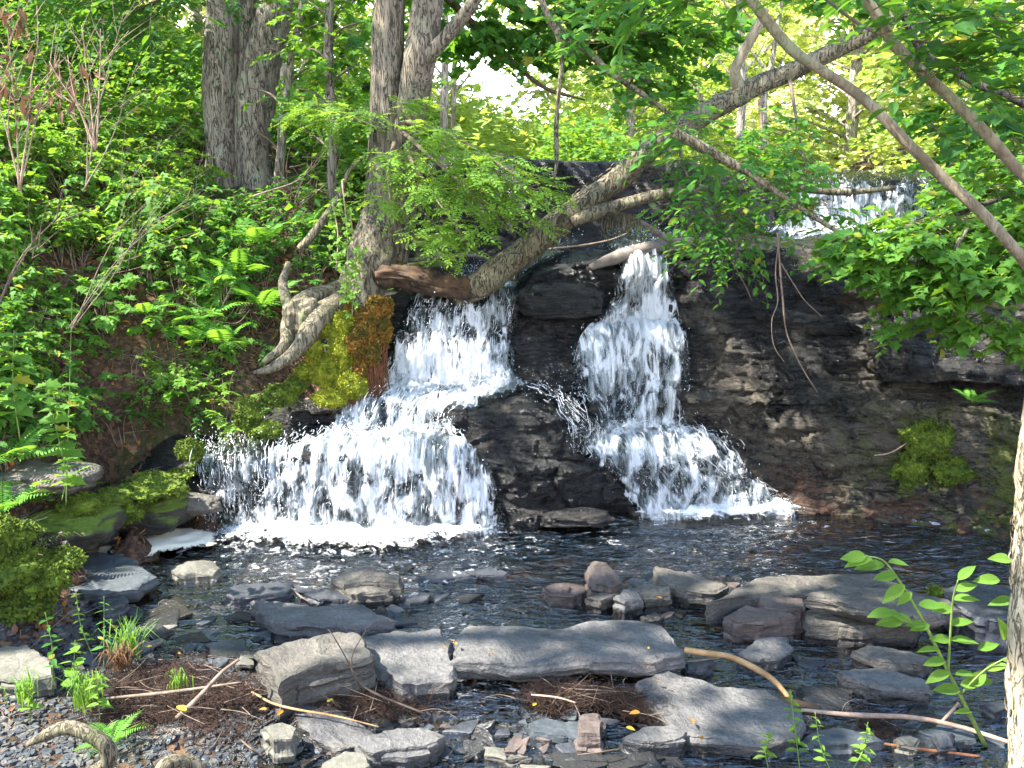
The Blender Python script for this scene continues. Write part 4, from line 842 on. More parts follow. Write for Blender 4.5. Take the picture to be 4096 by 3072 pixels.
lm, tm = MB(), MB(); foliage(lm, tm, [(P(60,-40,9.5), (1.7,1.2,.7), 120), (P(160,-10,9.3), (1.0,.9,.55), 90), (P(110,25,10), (.9,.8,.5), 60), (P(185,55,10.4), (.5,.5,.4), 26), (P(280,-40,10.6), (.8,.6,.4), 60)], 'oval', .115, 11, root=P(240,-100,10))
for a in ([(230,-80,10),(150,-60,9.6),(60,-50,9.5)], [(226,-60,10),(180,-10,9.6),(110,20,10)], [(285,-100,9.9),(310,-50,10.2),(290,-30,10.6)]):
    ptube(tm, a, [8,5,2], sides=6)
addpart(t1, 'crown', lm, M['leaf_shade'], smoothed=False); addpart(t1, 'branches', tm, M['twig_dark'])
# the middle tree
t2 = tree('double_cherry_tree', P(358, 298, 7.9), 'tall middle tree with peeling bark, its two stems joining beside the falls')
mb = MB(); ptube(mb, [(352,312,7.75),(360,290,7.85),(374,258,8.0),(383,230,8.1),(389,200,8.15),(388,160,8.2),(386,120,8.2),(387,60,8.2),(389,0,8.2),(392,-100,8.2),(396,-220,8.2)], [46,44,48,50,46,38,32,30,29,27,22], sides=36, seg=14, amp=.12, sc=10, seed=5)
addpart(t2, 'trunk', mb, M['bark_warm'])
mb = MB(); ptube(mb, [(392,262,8.02),(398,225,8.12),(403,190,8.2),(404,150,8.2),(412,105,8.15),(420,60,8.1),(426,20,8.1),(432,-40,8.1),(440,-180,8.1)], [28,34,33,30,29,31,29,28,22], sides=30, seg=14, amp=.13, sc=10, seed=6)
addpart(t2, 'trunk', mb, M['bark_warm'])
mb = MB(); ptube(mb, [(418,66,8.05),(436,48,8.0),(452,30,7.95),(468,10,7.9),(484,-14,7.85),(520,-60,7.8)], [17,15,13,12,12,9], sides=16, seg=8, amp=.15, sc=12, seed=7); addpart(t2, 'broken_limb', mb, M['bark_warm'])
mb = MB()
for a, w in [([(352,285,7.8),(330,292,7.6),(300,300,7.35),(288,322,7.2),(284,345,7.05),(262,362,6.95)], [20,18,15,15,12,5]),
             ([(350,295,7.75),(338,305,7.45),(318,318,7.2),(306,338,7.05),(292,355,6.98),(270,368,6.92),(252,372,6.9)], [24,24,24,20,15,9,3]),
             ([(290,312,7.3),(283,285,7.5),(287,262,7.7)], [13,9,6]), ([(345,300,7.75),(360,318,7.55),(362,338,7.4)], [20,12,5])]:
    mb = MB(); ptube(mb, a, w, sides=18, seg=8, amp=.16, sc=11, seed=len(a)*3, wob=.02); addpart(t2, 'root', mb, M['root'])
boughs = [(350,112,7.8,.24),(325,105,8,.26),(425,130,7.6,.28),(450,150,7.4,.36),(478,160,7.3,.32),(505,172,7.1,.30),(525,188,7.05,.22),(470,190,7.3,.34),(440,185,7.5,.32),(492,212,7.1,.26),(455,222,7.3,.24),(415,165,7.7,.3),(385,150,7.6,.12),(440,235,7.3,.14),(385,196,7.4,.12),(400,105,7.8,.14)]
lm, tm = MB(), MB(); foliage(lm, tm, [(P(x, y, Y), (r, r*.8, r*.30), int(19*r/.3)) for x, y, Y, r in boughs], 'pinnate', .17, 12, nleaf=5, tlen=.24, root=P(380,110,8.1), droop=.5, upj=.25, twr=.0015)
for a in ([(400,120,8.1),(450,135,7.7),(500,165,7.2),(530,190,7.05)], [(400,130,8.1),(440,165,7.6),(480,200,7.2),(500,220,7.05)], [(405,150,8.1),(430,190,7.5),(455,225,7.25),(470,250,7.2)], [(385,130,8.1),(350,118,7.8),(320,108,8)], [(395,140,8),(388,170,7.6),(390,200,7.35)]):
    ptube(tm, a, [5,3.5,2.2,1] if len(a) == 4 else [5,3,1], sides=6)
addpart(t2, 'low_bough_leaves', lm, M['leaf_fresh'], smoothed=False); addpart(t2, 'low_bough', tm, M['twig'])
lm, tm = MB(), MB()
can = [(455,30,9.2,.7),(500,45,9.3,.7),(550,30,9.2,.75),(600,45,9.3,.6),(650,75,9.2,.6),(630,40,8.8,.6),(540,5,8.8,.8),(620,5,8.8,.7),(690,30,9.0,.6),(440,-20,9,.8),(340,30,10.5,.45),(330,60,10.8,.35),(315,10,10.6,.4),(355,85,9.4,.3)]
foliage(lm, tm, [(P(x, y, Y), (r, r*.8, r*.30), int(30*(r/.6)**1.6)) for x, y, Y, r in can], 'maple', .115, 13, root=P(420,-80,8.3), nleaf=9, tlen=.32)
for a in ([(430,-60,8.1),(500,0,9),(580,40,9.3),(650,75,9.2)], [(430,-20,8.1),(480,30,9.1),(540,85,9.4),(585,100,9.5)], [(432,-40,8.1),(540,-20,8.7),(640,20,8.8),(700,40,9)], [(390,-20,8.2),(340,10,10),(320,60,10.7)]):
    ptube(tm, a, [9,6,4,1.5] if len(a) == 4 else [7,4,1.5], sides=6)
addpart(t2, 'crown', lm, M['leaf_oval'], smoothed=False); addpart(t2, 'branches', tm, M['twig_dark'])
# leaning trunk over the falls
t3 = tree('leaning_tree', P(470, 288, 7.95), 'bare tan trunk leaning across the falls to the upper right with a forked limb')
mb = MB(); ptube(mb, [(456,296,7.95),(478,287,7.88),(500,270,7.85),(530,248,7.8),(560,222,7.72),(590,200,7.68),(618,180,7.62),(655,146,7.5),(700,117,7.4),(745,92,7.3),(790,72,7.2),(840,48,7.05),(872,32,6.95),(905,8,6.85),(960,-40,6.7)], [20,27,29,27,26,24,22,21,20,19,17,15,14,12,9], sides=30, seg=12, amp=.13, sc=11, seed=8)
addpart(t3, 'trunk', mb, M['bark_log'])
mb = MB(); ptube(mb, [(572,222,7.62),(590,215,7.6),(625,204,7.55),(660,195,7.5),(720,188,7.4),(790,187,7.3),(840,192,7.25),(895,188,7.2)], [12,14,13,11,10,9,7,5], sides=18, seg=10, amp=.10, sc=12, seed=9); addpart(t3, 'limb', mb, M['bark_log'])
mb = MB(); ptube(mb, [(742,94,7.3),(735,72,7.25),(744,52,7.2),(756,30,7.15),(766,8,7.1)], [14,11,9,9,7], sides=12, seg=8, amp=.12); addpart(t3, 'limb', mb, M['bark_thin'])
mb = MB(); ptube(mb, [(700,118,7.4),(672,150,7.3),(668,172,7.25)], [9,7,5], sides=10, seg=6); addpart(t3, 'limb', mb, M['bark_thin'])
hang = [(668,150,6.9,.20),(700,165,6.8,.24),(730,185,6.6,.26),(690,205,6.5,.26),(722,222,6.4,.26),(755,205,6.6,.26),(742,240,6.3,.2),(700,245,6.4,.16),(780,165,6.6,.28),(770,130,6.9,.28),(725,262,6.2,.10),(760,150,6.6,.26)]
lm, tm = MB(), MB(); foliage(lm, tm, [(P(x, y, Y), (r*1.1, r, r*.55), int(17*(r/.25)**1.3)) for x, y, Y, r in hang], 'oval', .085, 14, root=P(760,110,7.2), nleaf=8, tlen=.26, droop=.7)
for a in ([(690,115,7.3),(680,150,6.9),(700,200,6.5),(740,255,6.2)], [(760,100,7.2),(760,150,6.7),(735,200,6.5)], [(790,80,7.1),(800,140,6.7),(810,190,6.4)]):
    ptube(tm, a, [4,3,2,1] if len(a) == 4 else [4,2.5,1], sides=6)
addpart(t3, 'leaves', lm, M['leaf_oval'], smoothed=False); addpart(t3, 'twigs', tm, M['twig_dark'])
# bark flakes standing off the trunks
def flakes(root, line, wpx, n, seed, mat):
    rg = np.random.default_rng(seed); pts = np.array([P(*a) for a in line]); rad = np.array([w/2*a[2]/FPX for w, a in zip(wpx, line)]); pp, rr = cat_path(pts, rad, 10)
    i = rg.integers(0, len(pp)-1, n); T = unit(pp[i+1]-pp[i]); a = rg.uniform(0, 2*np.pi, n); s1 = unit(np.cross(T, [.3, 1, .2])); s2 = np.cross(T, s1)
    o_ = s1*np.cos(a)[:, None]+s2*np.sin(a)[:, None]; pos = pp[i]+o_*(rr[i]*1.0)[:, None]+T*rg.uniform(-.03, .03, (n, 1))
    mb = MB(); leafmesh(mb, 'narrow', pos, T*np.sign(rg.normal(size=(n, 1)))+o_*rg.uniform(.05, .5, (n, 1)), o_, rg.uniform(.02, .07, n)); o = addpart(root, 'loose_bark', mb, mat, smoothed=False); o['kind'] = 'stuff'
flakes(t1, [(224,190,10),(221,100,10),(223,0,10)], [38,33,30], 420, 1, M['bark']); flakes(t1, [(256,190,10),(256,100,9.95),(270,25,9.9)], [38,36,33], 420, 2, M['bark'])
flakes(t2, [(376,258,8.05),(388,160,8.2),(389,0,8.2)], [44,38,29], 380, 3, M['bark_warm']); flakes(t2, [(403,200,8.2),(412,105,8.15),(428,10,8.1)], [30,28,28], 300, 4, M['bark_warm'])
flakes(t3, [(500,270,7.85),(560,222,7.72),(618,180,7.62),(700,117,7.4),(790,72,7.2)], [40,36,30,25,21], 420, 5, M['bark_log'])
# saplings arching over from the right
def sapling(label, line, w, leaves=(), mat='bark_thin', kind='oval', size=.09, lmat='leaf_oval', seed=1, extra=(), name='sapling', dens=22, nleaf=8, amp=.06):
    r0 = thing(name, P(*line[-1]) if line[-1][1] > line[0][1] else P(*line[0]), label, 'sapling')
    w = [a*.82 for a in w]; mb = MB(); ptube(mb, line, w, sides=14, seg=8, amp=amp, sc=14, seed=seed, wob=.008); addpart(r0, 'trunk', mb, M[mat])
    if leaves:
        lm, tm = MB(), MB(); foliage(lm, tm, [(P(x, y, Y), (r, r, r*.5), int(dens*(r/.25)**1.4)) for x, y, Y, r in leaves], kind, size, seed, root=P(*line[len(line)//2]), nleaf=nleaf, tlen=.24, droop=.4)
        for a, w_ in extra: ptube(tm, a, w_, sides=7)
        addpart(r0, 'leaves', lm, M[lmat], smoothed=False); addpart(r0, 'twigs', tm, M['twig_dark'])
    return r0
sapling('smooth tan sapling arching from the top down to the right, lowest of three', [(735,-25,4.2),(760,12,4.2),(790,48,4.2),(815,66,4.2),(850,88,4.2),(880,112,4.15),(910,145,4.1),(945,180,4.1),(980,212,4.05),(1005,240,4.0),(1030,272,4.0),(1075,340,3.9),(1100,480,3.8)], [11,12,13,11,12,12,12,13,13,13,13,14,15], seed=21,
        leaves=[(760,-30,4.2,.3),(700,10,4.6,.22),(660,-5,4.5,.22),(700,-30,4.4,.3),(620,-15,4.4,.2),(840,-20,4.2,.3)], size=.105, lmat='leaf_oval', dens=9, kind='fine')
sapling('brown-grey sapling crossing the upper right corner between the other two', [(845,-30,3.9),(872,8,3.9),(895,45,3.9),(925,75,3.85),(950,97,3.85),(985,130,3.8),(1015,165,3.8),(1050,210,3.75),(1090,330,3.7)], [11,12,13,12,13,13,13,13,14], seed=22,
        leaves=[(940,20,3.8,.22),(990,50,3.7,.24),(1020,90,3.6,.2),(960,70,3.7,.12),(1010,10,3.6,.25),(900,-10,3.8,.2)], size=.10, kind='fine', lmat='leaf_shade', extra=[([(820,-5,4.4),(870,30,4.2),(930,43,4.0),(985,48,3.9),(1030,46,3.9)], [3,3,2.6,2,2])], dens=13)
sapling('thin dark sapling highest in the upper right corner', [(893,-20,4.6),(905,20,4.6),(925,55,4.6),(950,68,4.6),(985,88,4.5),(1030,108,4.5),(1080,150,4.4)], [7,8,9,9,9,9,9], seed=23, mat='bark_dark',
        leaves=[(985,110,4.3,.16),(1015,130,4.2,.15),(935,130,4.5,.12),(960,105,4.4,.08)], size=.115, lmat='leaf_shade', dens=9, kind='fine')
for nm, lab, ln_, w_, m_ in [('hanging_branch', 'knobbly pale branch hanging from the canopy above the dark ledge', [(538,-8,6.8),(548,18,6.8),(558,36,6.8),(561,60,6.8),(558,95,6.75),(556,130,6.75),(557,160,6.7),(555,180,6.7)], [6,6,7,5,4,5,4,2], 'bark_log'),
                             ('branch', 'long thin leafy branch running down from top centre toward the leaning trunk', [(556,34,6.6),(585,50,6.6),(610,75,6.6),(640,92,6.6),(665,110,6.6),(690,135,6.5)], [7,7,6,5,4,3], 'bark_log'),
                             ('branch', 'slender tan branch slanting through the leaves below the fork', [(676,132,5.9),(712,152,5.9),(745,170,5.9),(775,190,5.8),(810,215,5.8),(850,240,5.7)], [10,10,8,6,5,4], 'bark_log')]:
    r0 = thing(nm, P(*ln_[0]), lab, 'branch'); mb = MB(); ptube(mb, ln_, w_, sides=12, seg=8, amp=.12, sc=14, wob=.012); addpart(r0, 'wood', mb, M[m_])
    if nm == 'branch':
        lm, tm = MB(), MB(); foliage(lm, tm, [(P(a[0], a[1]-4, a[2]), (.22, .2, .1), 9) for a in ln_[::1]], 'oval', .10, 30+int(ln_[0][0]) % 7, nleaf=7, tlen=.24)
        addpart(r0, 'leaves', lm, M['leaf_oval'], smoothed=False); addpart(r0, 'twigs', tm, M['twig_dark'])
# thin trees at left and behind
for lab, ln_, w_, m_ in [('slim grey tree leaning right between the twin trunks and the middle tree', [(276,205,9.4),(280,160,9.4),(284,110,9.4),(291,60,9.4),(301,10,9.4),(308,-60,9.4)], [9,9,8,7,6,5], 'bark'),
                         ('slim straight tree just left of the middle tree with thin side branches', [(333,200,8.9),(331,140,8.9),(330,90,8.9),(329,40,8.9),(330,-40,8.9)], [10,9,9,9,8], 'bark'),
                         ('thin crooked stem rising from the roots left of the middle tree', [(300,250,8.0),(320,225,8.05),(340,195,8.1),(350,170,8.1),(372,150,8.1)], [9,8,6,4,2], 'bark_log')]:
    r0 = thing('slim_tree', P(*ln_[0]), lab, 'tree'); mb = MB(); ptube(mb, ln_, w_, sides=12, seg=8, amp=.1, sc=12, wob=.015); addpart(r0, 'trunk', mb, M[m_])
    if ln_[-1][1] < 0:
        mb = MB(); x0, y0, Y0 = ln_[2]
        for k in range(7):
            yy = 20+k*22; xx = np.interp(yy, [a[1] for a in ln_[::-1]], [a[0] for a in ln_[::-1]]); sg_ = 1 if k % 2 else -1
            ptube(mb, [(xx, yy, Y0), (xx+sg_*14, yy-14, Y0+.1), (xx+sg_*34, yy-26+6*(k % 3), Y0+.2)], [3,2,1], sides=6)
        addpart(r0, 'branches', mb, M['twig_dark'])
        lm, tm = MB(), MB(); foliage(lm, tm, [(P(x0+dx, y, Y0), (.45, .4, .2), 16) for dx, y in ((12,-30),(30,10),(26,50),(20,90))], 'maple', .09, 51+int(x0) % 10, nleaf=7, tlen=.26)
        addpart(r0, 'crown', lm, M['leaf_maple'], smoothed=False); addpart(r0, 'twigs', tm, M['twig_dark'])
# sunlit trunk at the right border
t4 = tree('border_trunk', (1.86, 2.95, .35), 'sunlit pale rough trunk cut by the right border')
mb = MB(); ptube(mb, [(1040,860,3.0),(1038,768,3.0),(1037,680,3.0),(1039,600,3.0),(1043,520,3.0),(1047,440,3.0),(1056,360,3.0),(1066,260,3.0),(1080,100,3.0),(1100,-200,3.0)], [68,60,56,54,52,50,48,46,44,40], sides=40, seg=12, amp=.14, sc=22, seed=31)
addpart(t4, 'trunk', mb, M['bark_pale']); flakes(t4, [(1038,768,3.0),(1039,600,3.0),(1047,440,3.0)], [60,54,50], 500, 9, M['bark_pale'])

# ------------------------------------------------------------------ greenery on the ground
def hit(px, py, Y0=3.2, Y1=60, n=500):   # where the view through a photo pixel meets the ground
    px = np.atleast_1d(np.asarray(px, float)); py = np.atleast_1d(np.asarray(py, float))
    v = (384-py)/FPX; u = (px-512)/FPX; k = cp+v*sp; a, b = u/k, (-sp+v*cp)/k
    Ys = Y0*(Y1/Y0)**(np.linspace(0, 1, n)); out = np.full((len(px), 3), np.nan)
    for i in range(len(px)):
        z = zg(a[i]*Ys, Ys); m = np.nonzero(H+b[i]*Ys < z)[0]
        if len(m): y = Ys[m[0]]; out[i] = (a[i]*y, y, z[m[0]])
    return out
far_t = (np.array([[0,0,0],[.5,.36,.06],[1,0,-.1],[.5,-.36,.06]], float), [np.array([[0,2,1],[0,3,2]])]); LT['far'] = far_t

def shrub_proto(kind, mat, h, rad, nspray, size, seed, nst=5, nleaf=7, name='shrub', stem='twig', tlen=.22):
    rg = np.random.default_rng(seed); st = MB(); lm = MB()
    for k in range(nst):
        a = rg.uniform(0, 6.3); r_ = rad*rg.uniform(.4, 1); hh = h*rg.uniform(.6, 1)
        p = [(0, 0, -.05), (r_*.35*math.cos(a), r_*.35*math.sin(a), hh*.5), (r_*math.cos(a), r_*math.sin(a), hh)]
        tube(st, p, [.006, .004, .002], sides=6, seg=5, wob=.03, seed=k)
    foliage(lm, st, [((0, 0, h*.72), (rad, rad, h*.36), nspray)], kind, size, seed, nleaf=nleaf, tlen=tlen, droop=.35, upj=.3, twr=.0013)
    r0 = bpy.data.objects.new(name, None); C.objects.link(r0); st.build('stems', M[stem], parent=r0); lm.build('leaves', M[mat], parent=r0, smoothed=False)
    return r0
class Kinds:
    def __init__(s): s.pr = {}; s.used = set()
    def put(s, key, loc, sc, label, cat, group, rz=None):
        o = s.pr[key]
        if key in s.used: o = copy_tree(o)
        s.used.add(key); o.location = tuple(loc); o.scale = (sc,)*3; o.rotation_euler = (rng.normal(0, .12), rng.normal(0, .12), rng.uniform(0, 6.3) if rz is None else rz)
        tag(o, label, cat, group); return o
KD = Kinds()
for k in range(3): KD.pr['lobed%d' % k] = shrub_proto('lobed', 'leaf_maple', .62, .36, 34, .088, 400+k)
KD.pr['lobed3'] = shrub_proto('lobed', 'leaf_fresh', .5, .34, 26, .075, 404); KD.pr['lobed4'] = shrub_proto('maple', 'leaf_maple', .55, .3, 22, .10, 405); KD.pr['lobed5'] = shrub_proto('narrow', 'leaf_fresh', .55, .3, 30, .085, 406)
for k in range(3): KD.pr['maple%d' % k] = shrub_proto('maple', 'leaf_maple', .38, .24, 13, .085, 410+k, nst=3, name='maple_seedling', tlen=.14)
for k in range(3): KD.pr['oval%d' % k] = shrub_proto('oval', 'leaf_oval', .34, .22, 16, .07, 420+k, nst=4, name='undergrowth_plant', tlen=.15)
for k in range(2): KD.pr['five%d' % k] = shrub_proto('five', 'leaf_fresh', .26, .24, 10, .10, 430+k, nst=3, nleaf=5, name='creeper', tlen=.2)
for k in range(2): KD.pr['round%d' % k] = shrub_proto('round', 'leaf_fresh', .2, .2, 14, .038, 440+k, nst=3, nleaf=8, name='low_herb', tlen=.14)
def fern_proto(seed, n=7):
    rg = np.random.default_rng(seed); r0 = bpy.data.objects.new('fern', None); C.objects.link(r0)
    for k in range(n):
        a = k*2*math.pi/n+rg.normal(0, .25); mb = MB(); el = rg.uniform(.25, .9)
        leafmesh(mb, 'frond', np.array([[0, 0, 0.]]), np.array([[math.cos(a)*math.cos(el), math.sin(a)*math.cos(el), math.sin(el)]]), np.array([[-math.cos(a)*.5, -math.sin(a)*.5, 1.]]), np.array([rg.uniform(.3, .42)]))
        pts = []
        for f in np.linspace(0, 1, 7): pts.append((f, 0, .34*f-.55*f*f))
        tv = place(np.array(pts), np.zeros((1, 3)), np.array([[math.cos(a)*math.cos(el), math.sin(a)*math.cos(el), math.sin(el)]]), np.array([[-math.cos(a)*.5, -math.sin(a)*.5, 1.]]), np.array([.36]))[0]
        tube(mb, tv, [.0018]*5+[.001, .0005], sides=4, seg=2); mb.build('frond', M['fern'], parent=r0, smoothed=False)
    return r0
for k in range(3): KD.pr['fern%d' % k] = fern_proto(450+k)

ADJ = {'lobed3': 'small-leaved pale ', 'lobed4': 'maple-like ', 'lobed5': 'narrow-leaved ', 'lobed0': 'lobed-leaf ', 'lobed1': 'lobed-leaf ', 'lobed2': 'lobed-leaf '}
LMK = [(10,150,'by the dry-leaved bush in the upper left corner'),(90,180,'at the foot of the bare pinkish branches'),(160,130,'on the shaded hillside left of the twin trunks'),(50,250,'beside the dark slanted branch at the left border'),(150,240,'along the bare branch reaching right'),(205,215,'just left of the twin trunks'),
 (265,215,'right under the twin trunks'),(312,210,'among the dead twigs left of the middle tree'),(230,285,'by the uppermost bright fern'),(300,290,'above the forked pale root'),(0,340,'around the large maple sprout at the left border'),(75,330,'beside the tall thin sparse stem'),(160,330,'in the middle of the left bank'),
 (235,350,'left of the lowest pale root'),(10,440,'at the left border above the flat rock'),(100,430,'above the mossy rock shelf'),(190,420,'on the soil above the left step of the falls'),(265,410,'beside the lower green moss cushion'),(-40,220,'at the very left edge beside the shrubs'),(110,80,'high on the hillside behind the bare branches')]
def where(px, py): return min(LMK, key=lambda l: (l[0]-px)**2+(l[1]-py)**2)[2]
def where_old(px, py):
    if py > 430: return 'above the mossy boulders and the oval stone'
    if px < 70: return 'at the left border'
    if px < 190: return 'on the slope left of the twin trunks' if py < 260 else 'on the middle of the left bank'
    if px < 300: return 'just below the twin trunks' if py < 300 else 'on bare soil left of the tree roots'
    return 'around the foot of the middle tree'
def scatter(area, n, keys, label, cat, smin=.7, smax=1.25, seed=0, accept=None):
    rg = np.random.default_rng(seed); x0, x1, y0, y1 = area; pp = np.column_stack([rg.uniform(x0, x1, n), rg.uniform(y0, y1, n)]); hh = hit(pp[:, 0], pp[:, 1])
    for (px, py), g in zip(pp, hh):
        if np.isnan(g[0]) or g[1] > 16 or g[2] < .12 or (accept and not accept(px, py)): continue
        w_ = where(px, py); key = keys[int(rg.integers(0, len(keys)))]; lb = ADJ.get(key, '')+label+' '+w_; KD.put(key, g, rg.uniform(smin, smax), lb, cat, lb.replace(label, label+'s', 1))
L3 = ['lobed0', 'lobed1', 'lobed2', 'lobed3', 'lobed4', 'lobed5']; M3 = ['maple0', 'maple1', 'maple2']; O3 = ['oval0', 'oval1', 'oval2']
inb = lambda px, py: px < 215 or py > 200
scatter((-60, 205, 120, 300), 84, L3, 'shrub', 'shrub', .6, 1.0, 1)
scatter((-60, 80, 260, 470), 30, L3, 'shrub', 'shrub', .5, .85, 2)
scatter((-40, 230, 200, 440), 24, M3, 'maple seedling', 'seedling', .7, 1.1, 4)
scatter((195, 340, 185, 300), 38, O3, 'oval-leaf plant', 'plant', .7, 1.2, 5, inb)
scatter((0, 320, 250, 480), 24, O3, 'oval-leaf plant', 'plant', .5, 1.0, 6)
scatter((180, 345, 200, 420), 16, ['five0', 'five1'], 'five-leaflet creeper', 'creeper', .7, 1.1, 7)
scatter((120, 260, 370, 460), 16, ['round0', 'round1'], 'low round-leaf herb', 'herb', .6, 1.2, 8)
fl = [(262,262,1.0,'bright fern below the twin trunks, uppermost of the slope'),(240,285,.9,'bright fern hanging over bare soil near the pale root'),(222,300,.8,'fern in half shade left of the pale root'),(262,318,1.0,'fern with drooping fronds just left of the forked root'),
      (205,335,1.0,'dark green fern in the middle of the bank'),(225,355,.9,'large fern spreading above the lowest root'),(200,355,.7,'small fern left of the large spreading fern'),(20,470,1.0,'lit fern at the left border above the flat rock'),(60,515,.8,'small fern at the edge of the flat bank rock'),
      (12,520,.8,'lowest fern at the left border'),(150,330,.7,'shaded fern under the leafy shrubs'),(310,240,.7,'fern behind the slim crooked stem')]
for i, (x, y, s_, lab) in enumerate(fl):
    g = hit([x], [y])[0]
    if not np.isnan(g[0]): KD.put('fern%d' % (i % 3), g+np.array([.05, -.18, .10]), s_*1.15, lab, 'fern', None)
g = P(960, 395, 6.7); KD.put('fern0', g+np.array([.1, 0, -.06]), .5, 'little bright fern under the overhanging ledge at right', 'fern', None)
g = G(112, 742, .1); KD.put('fern1', g, .5, 'small fern among the debris at the lower left', 'fern', None)

# shrubs with bare pink twigs on the left
def bare(label, base, tips, seed, mat='twig_pink', w0=5, brown=0):
    rg = np.random.default_rng(seed); r0 = thing('bare_shrub', P(*base), label, 'shrub'); mb = MB(); ends = []
    for x, y, Y in tips:
        mx_ = ((base[0]+x)/2+rg.normal(0, 6), (base[1]+y)/2+rg.normal(0, 8), (base[2]+Y)/2); w1_ = w0*.4; ptube(mb, [base, mx_, (x, y, Y)], [w1_, w1_*.6, w1_*.25], sides=6, seg=8, wob=.02, seed=int(x))
        for k in range(6):
            f = rg.uniform(.35, .95); sx, sy = base[0]+(x-base[0])*f, base[1]+(y-base[1])*f; dx, dy = (x-base[0]), (y-base[1]); L = math.hypot(dx, dy)
            an = math.atan2(dy, dx)+rg.choice([-1, 1])*rg.uniform(.3, .8); l = L*rg.uniform(.15, .38); sY = base[2]+(Y-base[2])*f
            ptube(mb, [(sx, sy, sY), (sx+l*.5*math.cos(an), sy+l*.5*math.sin(an)-2, sY), (sx+l*math.cos(an+.1), sy+l*math.sin(an)-5, sY-.05)], [w1_*.45, w1_*.33, w1_*.2], sides=5, seg=4)
            ends.append(P(sx+l*.8*math.cos(an), sy+l*.8*math.sin(an), sY))
    addpart(r0, 'twigs', mb, M[mat])
    if brown:
        e = np.array(ends)[rg.integers(0, len(ends), brown)]+rg.normal(0, .04, (brown, 3)); lm = MB(); leafmesh(lm, 'narrow', e, np.array([0, 0, -1.])+rg.normal(0, .4, (brown, 3)), rg.normal(size=(brown, 3)), rg.uniform(.07, .13, brown)); addpart(r0, 'dry_leaves', lm, M['leaf_brown'], smoothed=False)
bare('bare twiggy bush with dry brown leaves in the upper left corner', (20,190,6.5), [(5,20,6.6),(35,5,6.6),(58,25,6.6),(15,60,6.5),(-20,40,6.5)], 1, brown=110)
bare('bare pinkish branches rising left of the shaded hillside', (95,150,6.3), [(80,25,6.4),(102,28,6.4),(70,55,6.4),(50,60,6.4),(60,95,6.4)], 2, brown=8)
bare('bare branch reaching right toward the twin trunks', (70,330,5.9), [(190,170,6.2),(170,200,6.2),(140,155,6.1),(205,185,6.3)], 3, w0=3, mat='twig')
bare('thin bare shoot standing up among the left shrubs', (85,190,6.2), [(125,10,6.4),(138,62,6.3),(110,70,6.3)], 4, mat='twig', w0=4)
bare('dark slanted branch crossing the leaves at the left border', (-8,320,4.6), [(60,215,4.9),(40,230,4.8)], 5, mat='twig_dark', w0=7)
bare('grey stick propped against the slim tree below the middle bough', (254,196,8.6), [(338,128,8.6)], 6, mat='twig', w0=5)
bare('tangle of fine dead twigs beside the roots of the twin trunks', (300,205,8.9), [(275,165,9),(345,160,8.9),(320,150,8.9),(350,190,8.8)], 7, mat='twig', w0=4)
bare('tangle of fine dead twigs on the dark slope below the bare branch', (215,320,7.6), [(180,290,7.6),(235,280,7.6),(250,310,7.5),(190,350,7.4)], 8, mat='twig', w0=3)

# far slope, plateau and right bank: dense low greenery nobody could count
def mass(name, xr, yr, n, kind, size, mat, label, seed, hmax=.5, filt=None):
    rg = np.random.default_rng(seed); x = rg.uniform(*xr, n); y = rg.uniform(*yr, n); cl = fbm(np.stack([x, y, x*0], -1), 3, seed, .9)
    k = cl > -.25+.2*rg.random(n)
    if filt is not None: k &= filt(x, y)
    x, y, cl = x[k], y[k], cl[k]; z = zg(x, y); m = len(x); hh = rg.random(m)**.7*hmax*(.5+np.clip(cl+.4, 0, 1.2))
    kk = 5; pos = np.stack([x, y, z+hh], 1)[:, None]+rg.normal(0, .10, (m, kk, 3)); mb = MB()
    leafmesh(mb, kind, pos.reshape(-1, 3), rg.normal(size=(m*kk, 3))*np.array([1, 1, .35]), np.array([0, -.2, 1.])+rg.normal(0, .4, (m*kk, 3)), size*rg.uniform(.6, 1.3, m*kk)); return tag(mb.build(name, M[mat], smoothed=False), label, kind='stuff')
leftside = lambda x, y: ((x < -1.2-.12*(y-9)) | (y > 14)) & ~((x > -4.0) & (x < -2.1) & (y < 10.4))
mass('undergrowth', (-12, -1.2), (8.6, 17), 15000, 'far', .11, 'leaf_maple', 'dense low greenery covering the hillside behind the twin trunks', 1, .6, leftside)
mass('undergrowth', (-9, 7), (13.6, 30), 9000, 'far', .17, 'leaf_far_haze', 'sunlit undergrowth on the flat ground above the ledges', 2, .9, lambda x, y: ~((x > 2.5) & (x < 6.5) & (y < 19)))
mass('undergrowth', (-.9, 2.6), (10.4, 12.5), 900, 'far', .10, 'leaf_maple', 'green plants along the brim of the dark upper ledge', 3, .5, lambda x, y: (x > .3) & (x < 2.6))
mass('undergrowth', (3.2, 9), (7.9, 12.5), 2600, 'maple', .10, 'leaf_maple', 'leafy plants on top of the right wall', 4, .5, lambda x, y: (x > 5.6) | ((y < 8.3) & (x > 4.0)))

